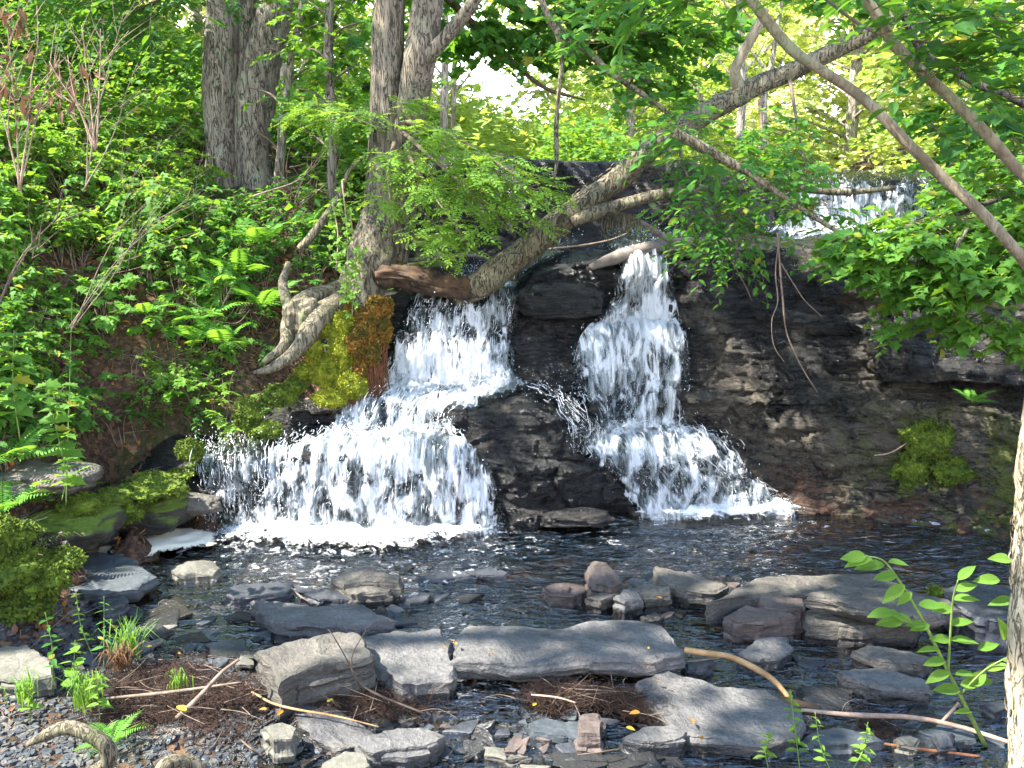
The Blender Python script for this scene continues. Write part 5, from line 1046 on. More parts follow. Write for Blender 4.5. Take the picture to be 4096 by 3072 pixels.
# leaf litter and dead twigs on the bank
rg = np.random.default_rng(77); n = 26000
px_, py_ = rg.uniform(-2.2, 0, n), 0
x = rg.uniform(-6.5, -.9, n); y = rg.uniform(3.9, 9.6, n); z = zg(x, y); k = (z > .05) & (fbm(np.stack([x, y, x*0], -1), 3, 5, 1.6) > -.3); x, y, z = x[k], y[k], z[k]; m = len(x)
sl = (zg(x+.03, y)-z)/.03; s2 = (zg(x, y+.03)-z)/.03; nn = np.stack([-sl, -s2, np.ones(m)], 1)+rg.normal(0, .4, (m, 3))
for a, b, kd, mt in ((0, .60, 'oval', 'leaf_brown'), (.60, .66, 'oval', 'leaf_fallen'), (.66, .72, 'maple', 'leaf_brown')):
    s_ = slice(int(a*m), int(b*m)); c_ = s_.stop-s_.start; mb = MB(); leafmesh(mb, kd, np.stack([x[s_], y[s_], z[s_]+.012], 1), rg.normal(size=(c_, 3)), nn[s_], rg.uniform(.03, .075, c_)); tag(mb.build('leaf_litter', M[mt], smoothed=False), 'dry leaves lying on the bank', kind='stuff')
s_ = slice(int(.72*m), int(.80*m)); mb = MB(); A = np.stack([x[s_], y[s_], z[s_]+.02], 1)
for a in A:
    d = rg.normal(size=3)*np.array([1, 1, .4]); d = d/np.linalg.norm(d)*rg.uniform(.08, .35); tube(mb, [a, a+d*.5+rg.normal(0, .015, 3), a+d], [.0035, .003, .001], sides=4, seg=1, cap=False)
tag(mb.build('fallen_twigs', M['twig']), 'fine dead twigs scattered over the bank', kind='stuff')

# ------------------------------------------------------------------ moss, roots, logs, sticks
def moss_thing(label, blobs, mat, seed, fur=9000, name='moss_mound', furlen=.016, amp=1.6, parts=None, cat='moss'):
    rg = np.random.default_rng(seed); c0 = P(*blobs[0][:3]); r0 = thing(name, c0, label, cat); mb = MB(); fm = MB(); n, m_ = 44, 30
    for bi, (px, py, Y, rx, ry, rz) in enumerate(blobs):
        c = P(px, py, Y); a = np.linspace(0, 2*np.pi, n, endpoint=False); b = np.linspace(-np.pi/2, np.pi/2, m_); A_, B_ = np.meshgrid(a, b, indexing='ij')
        q = np.stack([np.cos(A_)*np.cos(B_), np.sin(A_)*np.cos(B_), np.sin(B_)], -1); d = 1+.22*fbm(q+bi*3.1, 4, seed+bi, 2.2)+.06*fbm(q, 2, seed, 9); V = q*(1+(d-1)*amp)[..., None]*np.array([rx, ry, rz])+c
        mb.add(V, grid_faces(n, m_, True)); k = int(fur*rx*rz/.02); i = rg.integers(0, n, k); j = rg.integers(0, m_, k); o_ = q[i, j]/np.array([rx, ry, rz]); o_ = unit(o_)
        keep = o_[:, 1] < .5; i, j, o_ = i[keep], j[keep], o_[keep]; k = len(i)
        leafmesh(fm, 'far', V[i, j]+rg.normal(0, .006, (k, 3))-o_*.004, o_+rg.normal(0, .5, (k, 3))-np.array([0, 0, .3]), rg.normal(size=(k, 3)), furlen*rg.uniform(.6, 1.5, k))
    addpart(r0, 'cushion', mb, M[mat]); fu = addpart(r0, 'moss_fur', fm, M[mat], smoothed=False); fu['kind'] = 'stuff'; return r0
moss_thing('bright yellow-green moss cushions beside the rusty root mat', [(312,348,7.12,.07,.08,.09),(345,322,7.2,.08,.07,.09),(328,372,7.12,.15,.12,.12),(342,352,7.15,.10,.12,.12),(322,325,7.2,.06,.08,.08),(350,385,7.05,.12,.10,.10),(306,372,7.1,.08,.09,.06),(338,335,7.2,.08,.08,.07),(330,398,7.0,.14,.1,.06)], 'moss', 11)
moss_thing('lower green moss cushion left of the bright cushions', [(280,395,7.0,.13,.12,.08),(296,385,7.05,.08,.1,.06)], 'moss_dark', 12)
moss_thing('dark moss hanging on the bank above the middle step', [(248,415,6.85,.10,.1,.12),(265,430,6.8,.12,.1,.06),(190,450,6.6,.10,.1,.07)], 'moss_dark', 13)
moss_thing('shaggy moss mound at the left border beside the oval stone', [(8,565,4.85,.22,.24,.09),(42,578,4.85,.14,.16,.07),(-12,535,4.9,.22,.2,.10),(28,602,4.8,.14,.14,.07),(60,560,5.0,.12,.12,.05)], 'moss_dark', 14, fur=8000, furlen=.02, amp=2.4)
moss_thing('moss and sunlit ferny growth on the right wall near the border', [(930,440,6.82,.20,.07,.14),(912,470,6.84,.14,.06,.12),(955,472,6.78,.16,.06,.10)], 'moss_dark', 15, fur=5000, amp=3.2)
moss_thing('orange-tinged moss curtain over the reddish roots', [(377,312,7.3,.09,.08,.11),(364,326,7.2,.09,.08,.09),(386,308,7.35,.05,.06,.08),(352,312,7.25,.06,.06,.06),(356,345,7.12,.07,.07,.09),(372,350,7.15,.06,.07,.11),(384,330,7.25,.05,.06,.12),(360,372,7.1,.05,.06,.10)], 'moss_orange', 16, fur=9000, furlen=.02)
moss_thing('small green moss tuft on the pale tilted slab', [(936,592,5.1,.045,.05,.03),(930,600,5.05,.04,.04,.025)], 'moss_dark', 17, fur=14000, furlen=.012)
moss_thing('little bright moss pad on the end of the rotten log', [(396,265,8.0,.06,.05,.025)], 'moss', 18)
moss_thing('green moss spread over the rock shelf above the foam raft', [(140,492,6.2,.2,.16,.05),(105,500,5.9,.16,.14,.06),(168,488,6.3,.12,.12,.04),(80,505,5.7,.14,.12,.06),(120,512,5.95,.14,.08,.07),(150,480,6.4,.14,.14,.04)], 'moss_dark', 19, fur=6000, amp=2.2, furlen=.014)
moss_thing('moss fringe on the bank beside the top of the left step', [(205,466,6.75,.14,.1,.035),(228,455,6.95,.12,.1,.035),(180,474,6.65,.1,.1,.03)], 'moss_dark', 20, fur=6000, amp=2.4)
mb = MB(); rg = np.random.default_rng(5)
for k in range(300):
    px = rg.uniform(352, 388); top = np.interp(px, [346, 366, 388], [390, 350, 325]); y0 = rg.uniform(top, 385); Y = np.interp(px, [346, 388], [7.05, 7.3])-rg.uniform(0, .05); L = rg.uniform(15, 50); sx = rg.normal(-1, 3)
    y1 = min(y0+L, np.interp(px, [346, 388], [412, 392])); ptube(mb, [(px, y0, Y), (px+sx*.5, (y0+y1)/2, Y-.02), (px+sx*1.4, y1, Y-.015)], [1.0, .9, .4], sides=4, seg=2, cap=False)
tag(mb.build('root_mat', M['fibre_red']), 'mat of fine rusty-red roots hanging beside the upper left cascade', 'roots', kind='thing')
def log(name, label, cat, ln_, w, mat, **k):
    k = dict(dict(sides=16, seg=8, amp=.15, sc=12, wob=.01), **k)
    pts = [P(*a) if len(a) == 3 else G(a[0], a[1], a[3]) for a in ln_]; c = pts[0]; mb = MB()
    tube(mb, pts, [(w_*.75 if w_ < 10 else w_)/2*p[1]/FPX for w_, p in zip(w, pts)], **k); o = mb.build(name, M[mat], loc=c); o.location = tuple(c); return tag(o, label, cat)
log('rotten_log', 'crumbling orange-brown log bridging the middle tree and the leaning trunk', 'log', [(376,276,7.75),(400,278,7.75),(425,281,7.75),(450,284,7.78),(478,288,7.85)], [16,21,22,20,14], 'rotten', sides=48, amp=.75, sc=13, wob=.05, seg=12)
log('dead_log', 'grey dead log lying at the brim of the tall cascade', 'log', [(590,268,8.0),(615,258,8.05),(650,248,8.1),(690,243,8.2),(735,240,8.3)], [9,13,12,11,8], 'deadwood')
log('dead_branch', 'brown dead branch below the fork of the leaning trunk', 'branch', [(612,212,7.7),(640,222,7.75),(668,238,7.8),(700,246,7.9)], [6,8,9,6], 'deadwood')
log('dead_branch', 'thin grey branch lying behind the rotten log', 'branch', [(392,262,8.3),(430,258,8.3),(470,256,8.3),(500,262,8.2)], [5,6,5,3], 'deadwood')
log('dead_branch', 'thin crooked stick on the shelf under the leaning trunk', 'branch', [(545,250,8.1),(580,246,8.1),(610,240,8.1),(628,233,8.1)], [2,2.5,2,1.5], 'twig')
mb = MB()
for k in range(26):
    x0 = rg.uniform(605, 640); ptube(mb, [(x0, 214, 7.6), (x0+rg.normal(0, 2), 226, 7.6), (x0+rg.normal(0, 3), rg.uniform(230, 246), 7.6)], [1.6, 1.2, .5], sides=4, seg=4, cap=False)
tag(mb.build('hanging_roots', M['root']), 'fine pale roots dangling under the fork of the leaning trunk', 'roots', kind='thing')
log('curved_branch', 'curved yellow-brown peeled branch right of the great slab', 'branch', [(684,649,0,.20),(705,652,0,.20),(730,656,0,.18),(755,668,0,.14),(775,682,0,.1),(788,698,0,.06)], [9,9,8,9,8,7], 'stick_orange', seg=8, amp=.08)
log('short_log', 'short rotten log at the lower end of the curved branch', 'log', [(778,700,0,.06),(795,706,0,.06),(820,712,0,.06)], [10,14,12], 'rotten')
log('long_stick', 'long reddish stick lying across the lower right water', 'stick', [(800,710,0,.08),(850,715,0,.1),(910,718,0,.1),(960,727,0,.1),(1010,742,0,.12),(1040,748,0,.12)], [5,7,7,7,6,5], 'twig_pink', amp=.08)
log('stick', 'short pale stick end standing on the long reddish stick', 'stick', [(942,722,0,.1),(952,710,0,.16),(958,702,0,.2)], [5,4.5,4], 'twig_pink')
log('stick', 'reddish half-sunk stick along the bottom right', 'stick', [(870,741,0,.02),(920,750,0,.02),(980,757,0,.02)], [4,5,4], 'fibre_red')
log('short_log', 'barkless brown branch stub below the wedged flat stone', 'log', [(400,690,0,.06),(425,686,0,.07),(445,680,0,.08)], [10,13,13], 'stick_orange')
log('bent_root', 'thick pale root arching out of the mossy corner at lower left', 'root', [(28,745,0,.24),(45,736,0,.30),(65,728,0,.34),(85,732,0,.33),(105,745,0,.27),(108,760,0,.18),(92,772,0,.12),(80,785,0,.1)], [8,13,15,15,17,18,15,10], 'root', sides=22)
log('bent_root', 'pale gnarled root at the bottom border left of centre', 'root', [(158,775,0,.16),(170,762,0,.2),(188,760,0,.18),(205,770,0,.12),(220,790,0,.04)], [16,17,14,12,8], 'root', sides=20)
log('stick', 'thick dead stick slanting through the debris at lower left', 'stick', [(175,718,0,.12),(190,705,0,.14),(205,690,0,.2),(222,672,0,.28),(238,660,0,.32)], [8,8,6,5,4], 'twig')
log('stick', 'long thin grey stick lying level across the debris at lower left', 'stick', [(95,700,0,.14),(140,696,0,.14),(190,690,0,.16),(240,683,0,.18)], [4,5,4.5,3], 'twig')
log('stick', 'orange twig lying straight across the bottom debris', 'stick', [(250,693,0,.10),(275,705,0,.10),(330,715,0,.10),(380,727,0,.08)], [3,3.5,3,2], 'stick_orange')
log('stick', 'forked dark twig rising from the debris heap', 'stick', [(425,715,0,.05),(370,692,0,.14),(352,672,0,.26),(352,655,0,.35),(366,632,0,.48)], [3.5,3,2.5,2,1.2], 'twig_dark')
log('stick', 'thin bare twig beside the forked dark one', 'stick', [(362,690,0,.1),(350,668,0,.28),(335,640,0,.46),(328,630,0,.5)], [2.5,2,1.6,1], 'twig_dark')
log('stick', 'little broken branch lying over the front of the pale tilted slab', 'stick', [(845,602,0,.26),(860,606,0,.24),(878,612,0,.18),(888,626,0,.05)], [3,3.5,3,2], 'stick_orange')
log('stick', 'curved thin twig against the bottom of the right wall', 'stick', [(874,455,6.8),(890,452,6.8),(905,444,6.8),(918,436,6.8)], [1.5,2,2,1.2], 'twig_pink')
log('stick', 'pale stick lying on top of the brown root mat', 'stick', [(530,696,0,.14),(556,698,0,.14),(575,703,0,.12)], [3,3,2], 'twig_pink')
log('dangling_twig', 'long bare twig dangling in front of the right wall', 'twig', [(778,232,6.0),(780,262,6.0),(783,300,6.0),(786,330,6.0),(795,352,6.0),(806,372,6.0),(818,392,6.0)], [2.6,2.6,2.4,2.2,1.8,1.5,1], 'twig')
log('dangling_twig', 'bare side twig left of the long dangling one', 'twig', [(780,235,6.0),(776,270,6.0),(778,300,6.0),(772,320,6.0),(774,345,6.0),(785,362,6.0)], [1.6,1.6,1.5,1.3,1.2,.8], 'twig')
log('dangling_twig', 'bare twig bending right from the long dangling one', 'twig', [(781,262,6.0),(795,285,6.0),(805,300,6.0),(822,316,6.0)], [1.6,1.5,1.2,.8], 'twig')
log('dangling_twig', 'thin straight twig dangling over the dark wall near the cascade', 'twig', [(722,245,6.4),(732,262,6.4),(745,285,6.4),(752,302,6.4)], [1.5,1.5,1.2,.8], 'twig')
for k_, (x_, y_, lab_) in enumerate([(250,748,'slim dark stick slanting between the light block and the bottom gravel'),(470,640,'thin stick caught in the gap left of the great slab'),(600,752,'thin pale stick lying by the upright pinkish stone'),(700,660,'thin dark twig under the curved peeled branch'),(930,690,'pale twig lying over the slanted slabs at right'),(300,596,'short twig lodged against the long grey slab')]):
    a_ = rng.uniform(0, 3.1); log('stick', lab_, 'stick', [(x_-22*math.cos(a_), y_-8*math.sin(a_), 0, .06), (x_, y_, 0, .08), (x_+24*math.cos(a_), y_+7*math.sin(a_), 0, .05)], [2.4, 2.6, 1.4], ['twig_dark', 'twig'][k_ % 2])
# brown drift heaps
def heap(label, pts, n, seed, mats=('fibre', 'twig'), z=.08, sp_=12, name='debris_heap'):
    rg = np.random.default_rng(seed); r0 = thing(name, G(*pts[0], .03), label, 'debris')
    fm, tm, bm_ = MB(), MB(), MB()
    for (px, py) in pts:
        c = G(px, py, z*.2); q = c+np.array([0, 0, 0]); a = np.linspace(0, 2*np.pi, 30, endpoint=False); b = np.linspace(-np.pi/2, np.pi/2, 16); A_, B_ = np.meshgrid(a, b, indexing='ij')
        u_ = np.stack([np.cos(A_)*np.cos(B_), np.sin(A_)*np.cos(B_), np.sin(B_)], -1); V = u_*(1+.35*fbm(u_+px, 4, seed, 2))[..., None]*np.array([sp_*.005, sp_*.0035, z*.75])+q; bm_.add(V, grid_faces(30, 16, True))
        for k in range(n//len(pts)):
            o_ = q+rg.normal(size=3)*np.array([sp_*.0055, sp_*.0035, 0])+np.array([0, 0, rg.uniform(.2, 1.15)*z]); d = rg.normal(size=3)*np.array([1, .8, .35]); d = d/np.linalg.norm(d)*rg.uniform(.02, .09); tube(fm, [o_, o_+d*.5+rg.normal(0, .012, 3), o_+d+rg.normal(0, .012, 3)], [.0013, .0011, .0006], sides=3, seg=2, cap=False)
        for k in range(max(3, n//len(pts)//80)):
            o_ = q+rg.normal(size=3)*np.array([sp_*.006, sp_*.004, 0])+np.array([0, 0, rg.uniform(.5, 1.3)*z]); d = rg.normal(size=3)*np.array([1, .7, .12]); d = d/np.linalg.norm(d)*rg.uniform(.08, .3); tube(tm, [o_, o_+d*.5+rg.normal(0, .015, 3), o_+d], [.0022, .0018, .0008], sides=5, seg=3)
    addpart(r0, 'matted_fibres', bm_, M[mats[0]]); a_ = addpart(r0, 'loose_fibres', fm, M[mats[0]]); a_['kind'] = 'stuff'; a_ = addpart(r0, 'dead_twigs', tm, M[mats[1]]); a_['kind'] = 'stuff'
heap('matted brown drift heap with twigs in front of the blocky boulder', [(300,703),(325,700),(350,705),(375,706),(400,712),(350,690),(330,716)], 3600, 1, sp_=18, z=.04)
heap('round brown mat of fine roots in front of the great slab', [(548,703),(562,709),(574,703)], 2200, 2, sp_=10, z=.07)
heap('brown root mat at the left edge of the rounded slab', [(612,705),(632,710),(652,718)], 2000, 3, sp_=10, z=.06)
heap('dark tangle of twigs and roots covering the lower left shore', [(130,690),(160,700),(190,712),(220,705),(150,725),(200,735),(240,700),(120,720),(180,680)], 5200, 4, sp_=22, z=.08)
heap('small brown fibre patch lying on the left end of the great slab', [(478,651)], 120, 5, sp_=6, z=.012)
heap('brown fibres caught under the long reddish stick', [(870,724),(885,732)], 300, 6, sp_=12, z=.03)

# ------------------------------------------------------------------ herbs and grass in front
def herb(label, base, top, n, size, kind, mat, seed, bend=.0, name='herb', z0=.05, pair=True, sw=.003, cat='plant', spread=1.0, stem='stem_green'):
    rg = np.random.default_rng(seed); a, b = np.array(base, float), np.array(top, float); r0 = thing(name, a, label, cat); mb, lm = MB(), MB(); mid = (a+b)/2+np.array([bend, 0, 0])
    tube(mb, [a, mid, b], [sw, sw*.8, sw*.4], sides=6, seg=10); p, _ = cat_path([a, mid, b], [1, 1, 1], 10); pos, di, sz = [], [], []
    for k in range(n):
        f = .25+.75*(k+.5)/n; q = p[int(f*(len(p)-1))]; an = k*2.4+rg.normal(0, .3)
        for s_ in ((0, math.pi) if pair else (0,)):
            pos.append(q); di.append((math.cos(an+s_), math.sin(an+s_)*.8, .15-.3*rg.random())); sz.append(size*(1.15-.55*f)*rg.uniform(.8, 1.15)*spread)
    leafmesh(lm, kind, np.array(pos), np.array(di), np.array([0, 0, 1.])+rg.normal(0, .25, (len(pos), 3)), np.array(sz)); addpart(r0, 'stem', mb, M[stem]); addpart(r0, 'leaves', lm, M[mat], smoothed=False); return r0
for i, (bx, by, z0, tx, ty, Y, n, sz, kd, mt, lab) in enumerate([ # near herbs
    (92,655,.08,76,592,4.35,8,.05,'oval','leaf_fresh','upright herb with small paired leaves on the left shingle'),
    (104,668,.06,104,596,4.2,6,.07,'narrow','leaf_oval','herb with a palm-like top of narrow leaves on the left shingle'),
    (52,690,.1,45,612,3.95,7,.075,'oval','leaf_oval','white-flowered leafy herb near the light flat stone'),
    (82,700,.1,75,640,3.85,6,.085,'round','leaf_fresh','broad-leaved herb between the pale root and the shingle'),
    (100,720,.1,96,668,3.7,6,.075,'oval','leaf_fresh','leafy herb above the arched pale root'),
    (30,720,.12,22,680,3.7,5,.06,'oval','leaf_fresh','small yellowish herb at the lower left border'),
    (768,768,.05,772,730,3.75,7,.055,'oval','leaf_fresh','bright upright seedling at the bottom border right of centre'),
    (800,770,.05,790,690,3.7,8,.06,'oval','leaf_fresh','spreading seedling with toothed leaves at the bottom right'),
    (850,775,.05,868,722,3.65,7,.06,'oval','leaf_fresh','seedling with drooping bright leaves right of the spreading one'),
    (835,780,.05,815,712,3.65,6,.05,'oval','leaf_fresh','seedling between the two larger bottom right seedlings'),
    (68,480,.8,45,380,4.75,9,.14,'maple','leaf_maple','big-leaved maple sprout near the left border'),
    (62,500,.6,66,440,4.9,6,.12,'maple','leaf_fresh','bright maple sprout over the flat bank rock'),
    (20,440,1.0,14,330,4.5,8,.15,'maple','leaf_maple','large pale green maple sprout at the left border'),
    (66,505,.3,72,300,5.1,9,.09,'maple','leaf_maple','tall thin stem with sparse leaves over the soil bank'),
    (240,440,.8,205,408,6.5,6,.10,'maple','leaf_fresh','broad-leaved sprout above the dark moss')]):
    kd = {'oval': 'fine', 'narrow': 'finenarrow'}.get(kd, kd); a = G(bx, by, z0) if by > 600 else P(bx, by, Y); b = P(tx, ty, a[1]-.02); herb(lab, a, b, n, sz, kd, mt, 700+i, bend=.02*((i % 3)-1))
# leafy stem in front of the right trunk
r0 = thing('leafy_stem', P(1008,790,3.2), 'young bright green leafy stem arching left beside the pale border trunk', 'sapling')
mb = MB(); ptube(mb, [(985,745,3.25),(965,705,3.25),(945,665,3.25),(920,615,3.25),(895,575,3.25),(882,560,3.25),(866,556,3.22)], [5,4.5,4,3.4,2.6,2,1.2], sides=8, seg=8); ptube(mb, [(948,672,3.25),(950,640,3.2),(953,600,3.15),(958,580,3.1)], [3,2.5,2,1.2], sides=6); ptube(mb, [(930,632,3.25),(912,622,3.25),(893,612,3.25)], [2.5,2,1.2], sides=6)
ptube(mb, [(960,695,3.25),(985,670,3.15),(1012,655,3.1)], [3,2.2,1.4], sides=6)
addpart(r0, 'stem', mb, M['stem_green']); lm = MB(); rg = np.random.default_rng(3)
ll = [(866,556,-1,.02),(872,558,-1,-.15),(885,565,-1,-.05),(888,562,1,-.02),(897,575,-1,-.02),(905,585,-.6,-.4),(912,592,-.7,-.6),(918,605,1,.1),(930,625,-.5,-.1),(893,612,-1,0),(905,618,-1,-.15),(912,622,-.6,.3),(900,615,-.8,.25),(925,625,-1,.1),(940,650,-1,.05),(953,600,1,.1),(955,590,1,.4),(953,610,-1,.2),(950,625,1,.3),(950,640,-1,.2),(950,640,1,.1),(958,580,.5,.5),(945,660,-1,-.1),(950,672,-1,-.3),(955,675,1,.1),(960,690,-.9,.1),(960,685,1,.25),(975,680,1,-.1),(985,670,.7,.4),(985,670,-.5,-.7),(1000,660,1,-.2),(1012,655,1,.2),(972,712,-1,.1),(978,650,.8,.3),(1005,640,-.3,.8),(1000,580,-1,.05),(1012,560,-1,.2),(1015,600,-1,-.1)]
pos = np.array([P(x, y, 3.22) for x, y, _, _ in ll]); di = np.array([(a, -.25+.3*rg.random(), b) for _, _, a, b in ll])
leafmesh(lm, 'fine', pos, di, np.array([0, -.5, 1.])+rg.normal(0, .25, (len(ll), 3)), rg.uniform(.075, .12, len(ll))); addpart(r0, 'leaves', lm, M['leaf_fresh'], smoothed=False)
def tuft(label, base, n, h, seed, mat='grass', spread=.5, name='grass_tuft'):
    rg = np.random.default_rng(seed); mb = MB(); c = np.array(base)
    for k in range(n):
        a = rg.uniform(0, 6.3); d = np.array([math.cos(a), math.sin(a), 0])*spread*rg.random(); L = h*rg.uniform(.5, 1.1); b0 = c+rg.normal(0, .03, 3)*np.array([1, 1, 0]); w = rg.uniform(.002, .004)
        p = [b0, b0+d*L*.35+np.array([0, 0, L*.6]), b0+d*L*.9+np.array([0, 0, L*.85]), b0+d*L*1.4+np.array([0, 0, L*.6])]; s_ = np.cross(unit(d+1e-6), [0, 0, 1.]); V = []
        for q, ww in zip(p, (w, w, w*.7, w*.1)): V += [q-s_*ww, q+s_*ww]
        mb.add(V, [np.array([[0, 1, 3, 2], [2, 3, 5, 4], [4, 5, 7, 6]])])
    o = mb.build(name, M[mat], loc=c); o.location = tuple(c); return tag(o, label, 'grass')
tuft('tuft of long grass blades bending over the shingle at left', G(130, 655, .1), 90, .22, 1, spread=.8)
tuft('bright grass tuft above the arched pale root', G(88, 705, .14), 80, .2, 2)
tuft('dry straw-coloured grass hanging below the green tuft', G(122, 668, .1), 90, .16, 3, mat='leaf_brown', spread=.7)
tuft('small grass tuft at the lower left corner beside the root', G(25, 700, .2), 60, .14, 4)
tuft('tiny grass tuft in the debris left of the blocky boulder', G(180, 690, .08), 30, .14, 5)
# hanging vine on the middle tree
r0 = thing('hanging_vine', P(345,150,7.6), 'leafy vine hanging down over the roots of the middle tree', 'vine'); mb, lm = MB(), MB(); pos = []
for x0, y0, x1, y1 in ((342,180,345,300),(350,210,352,315),(332,200,336,270),(358,250,350,300)):
    ptube(mb, [(x0, y0, 7.3), ((x0+x1)/2+4, (y0+y1)/2, 7.2), (x1, y1, 7.1)], [1.6, 1.4, 1], sides=5); pos += [P(x0+(x1-x0)*f+rg.normal(0, 5), y0+(y1-y0)*f, 7.2-.1*f) for f in np.linspace(0, 1, 26)]
pos = np.array(pos); leafmesh(lm, 'five', pos, rg.normal(size=pos.shape)*np.array([1, .6, .5])-np.array([0, .5, .3]), np.array([0, -.8, .7])+rg.normal(0, .3, pos.shape), rg.uniform(.05, .09, len(pos))); addpart(r0, 'stems', mb, M['twig_pink']); addpart(r0, 'leaves', lm, M['leaf_fresh'], smoothed=False)
# maple on the right bank, its boughs reaching in
t5 = tree('bank_maple', (5.2, 6.4, 1.4), 'broad maple boughs reaching in from the right border over the wall')
mb = MB(); ptube(mb, [(1200,420,6.2),(1190,250,6.2),(1185,100,6.2),(1180,-100,6.2)], [34,30,28,24], sides=24, seg=8, amp=.12); addpart(t5, 'trunk', mb, M['bark'])
mb = MB(); ptube(mb, [(1186,200,6.2),(1100,240,6.0),(1030,300,5.9),(1000,306,5.85),(975,300,5.8),(962,285,5.8),(955,262,5.8),(958,245,5.8),(968,228,5.8)], [18,14,9,7,7,6,5,5,4], sides=12, seg=8, amp=.1, wob=.01); addpart(t5, 'limb', mb, M['bark_thin'])
mb = MB(); ptube(mb, [(1186,120,6.2),(1100,150,6.3),(1020,190,6.3),(940,220,6.2),(880,236,6.1)], [14,10,7,4,2], sides=10, seg=8, amp=.1); addpart(t5, 'limb', mb, M['bark_dark'])
bs = [(885,238,6.0,.26),(920,245,5.9,.28),(960,235,5.9,.28),(1000,225,5.9,.3),(870,256,5.9,.2),(862,232,6.3,.13),(905,222,6.3,.14),(815,205,6.4,.12),(900,268,5.9,.26),(935,275,5.8,.26),(980,265,5.8,.28),(1015,280,5.7,.28),(950,300,5.8,.18),(925,290,5.8,.2),(985,325,5.7,.14),(960,318,5.8,.10),(900,325,5.9,.08),(1010,250,5.8,.3),(990,190,6.1,.3),(1020,160,6.1,.34),(1010,320,5.7,.14),(1020,345,5.7,.12)]
lm, tm = MB(), MB(); foliage(lm, tm, [(P(x, y, Y), (r*1.15, r, r*.34), int(22*(r/.25)**1.4)) for x, y, Y, r in bs], 'maple', .10, 81, root=P(1180,150,6.2), nleaf=8, tlen=.24, droop=.3)
addpart(t5, 'leaves', lm, M['leaf_maple'], smoothed=False); addpart(t5, 'twigs', tm, M['twig'])
bs = [(960,120,7.2,.4),(1000,110,7,.4),(1030,60,7,.5),(985,150,7.2,.35),(1010,200,6.8,.3),(900,20,7.5,.45),(960,60,7.5,.4),(1020,0,7,.5),(860,-10,7.8,.5)]
lm = MB(); foliage(lm, None, [(P(x, y, Y), (r*1.15, r, r*.4), int(22*(r/.4)**1.4)) for x, y, Y, r in bs], 'maple', .10, 82, root=P(1180,50,6.4), nleaf=9, tlen=.28); addpart(t5, 'crown', lm, M['leaf_oval'], smoothed=False)

# ------------------------------------------------------------------ trees behind
def bgtree(seed, h, cr, mat, size, nsp, bark='bark_far', low=.1):
    rg = np.random.default_rng(seed); r0 = bpy.data.objects.new('forest_tree', None); C.objects.link(r0); mb = MB()
    tube(mb, [(0,0,-.3),(.1*rg.normal(),0,h*.35),(.25*rg.normal(),.1,h*.7),(.3*rg.normal(),0,h)], [.14,.11,.07,.02], sides=12, seg=6, amp=.1); lb = []
    cl = []
    for k in range(int(nsp/26)):
        z = h*(low+(1.0-low)*(k+.5)/(nsp/26)); a = rg.uniform(0, 6.3); rr = cr*(1-.55*max(0, (z/h-.5)*2))*rg.uniform(.35, 1); c = np.array([math.cos(a)*rr, math.sin(a)*rr, z]); q = rg.uniform(.55, .95); cl.append((c, (q, q, q*.5), 26))
        tube(mb, [(0, 0, z-.6), c*np.array([.5, .5, 1])-np.array([0, 0, .2]), c], [.035, .022, .008], sides=6, seg=3)
    lm = MB(); foliage(lm, None, cl, 'far', size, seed+1, nleaf=9, tlen=.5, droop=.3, upj=.5); mb.build('trunk', M[bark], parent=r0); lm.build('crown', M[mat], parent=r0, smoothed=False); return r0
BG = [bgtree(900, 9, 2.6, 'leaf_far_haze', .19, 1100), bgtree(901, 7.5, 2.4, 'leaf_far_haze', .18, 900, low=.05), bgtree(902, 10, 2.8, 'leaf_pale_haze', .2, 1300, low=.05), bgtree(903, 8, 2.2, 'leaf_maple', .17, 900, low=.1), bgtree(904, 3.2, 1.5, 'leaf_far_haze', .13, 420, low=.15), bgtree(905, 12, 3.4, 'leaf_pale_haze', .26, 1500, low=.03)]
usedbg = set()
bl = [(-7,15,3,1.0),(-9.5,13,3,1.1),(-5.5,18,1,1.0),(-12,19,0,1.2),(-3.6,21,0,1.0),(-8,24,2,1.1),(-15,14,3,1.3),(-5,30,5,1.0),
      (1.9,14.5,4,.75),(3.2,16,4,.9),(2.2,20,1,.8),(4,25,2,1),(7,19,2,1.0),(9,17,0,1.1),(6,26,5,1),(9.5,24,5,1),(12,20,2,1.1),(11,14,3,1),(3,33,5,1.1),(8,34,5,1.2),(14,30,5,1.2),(19,27,5,1.2),(8.6,12,3,.8),(13,36,5,1.3),(-12,33,5,1.2),(-18,26,2,1.3),(5.5,42,5,1.3),(20,40,5,1.4)]
dsc = ['lime-green tree', 'bushy lime-green tree', 'pale sunlit tree', 'mid-green tree', 'low leafy bush', 'tall pale tree']
def wherebg(x, y):
    px = 512+FPX*x/y
    return 'behind the twin trunks' if px < 270 else 'behind the middle tree' if px < 440 else 'in the gap above the dark ledge' if px < 600 else 'behind the leaning trunk' if px < 780 else 'behind the upper waterfall' if px < 960 else 'beyond the right border foliage'
for i, (x, y, k, s_) in enumerate(bl):
    o = BG[k] if k not in usedbg else copy_tree(BG[k]); usedbg.add(k); o.location = (x, y, float(zg(np.array([x]), np.array([y]))[0])-.2); o.rotation_euler = (0, 0, i*1.7); o.scale = (s_,)*3
    w_ = wherebg(x, y); dd_ = ['farther', 'nearer'][y < 22]; tag(o, '%s%s %s %s' % ({9: 'smaller ', 11: 'slightly larger ', 19: 'broad '}.get(i, ''), dsc[k], w_, 'far off' if y > 28 else 'in the middle distance' if y > 18 else 'close by'), 'tree', 'trees behind the falls')
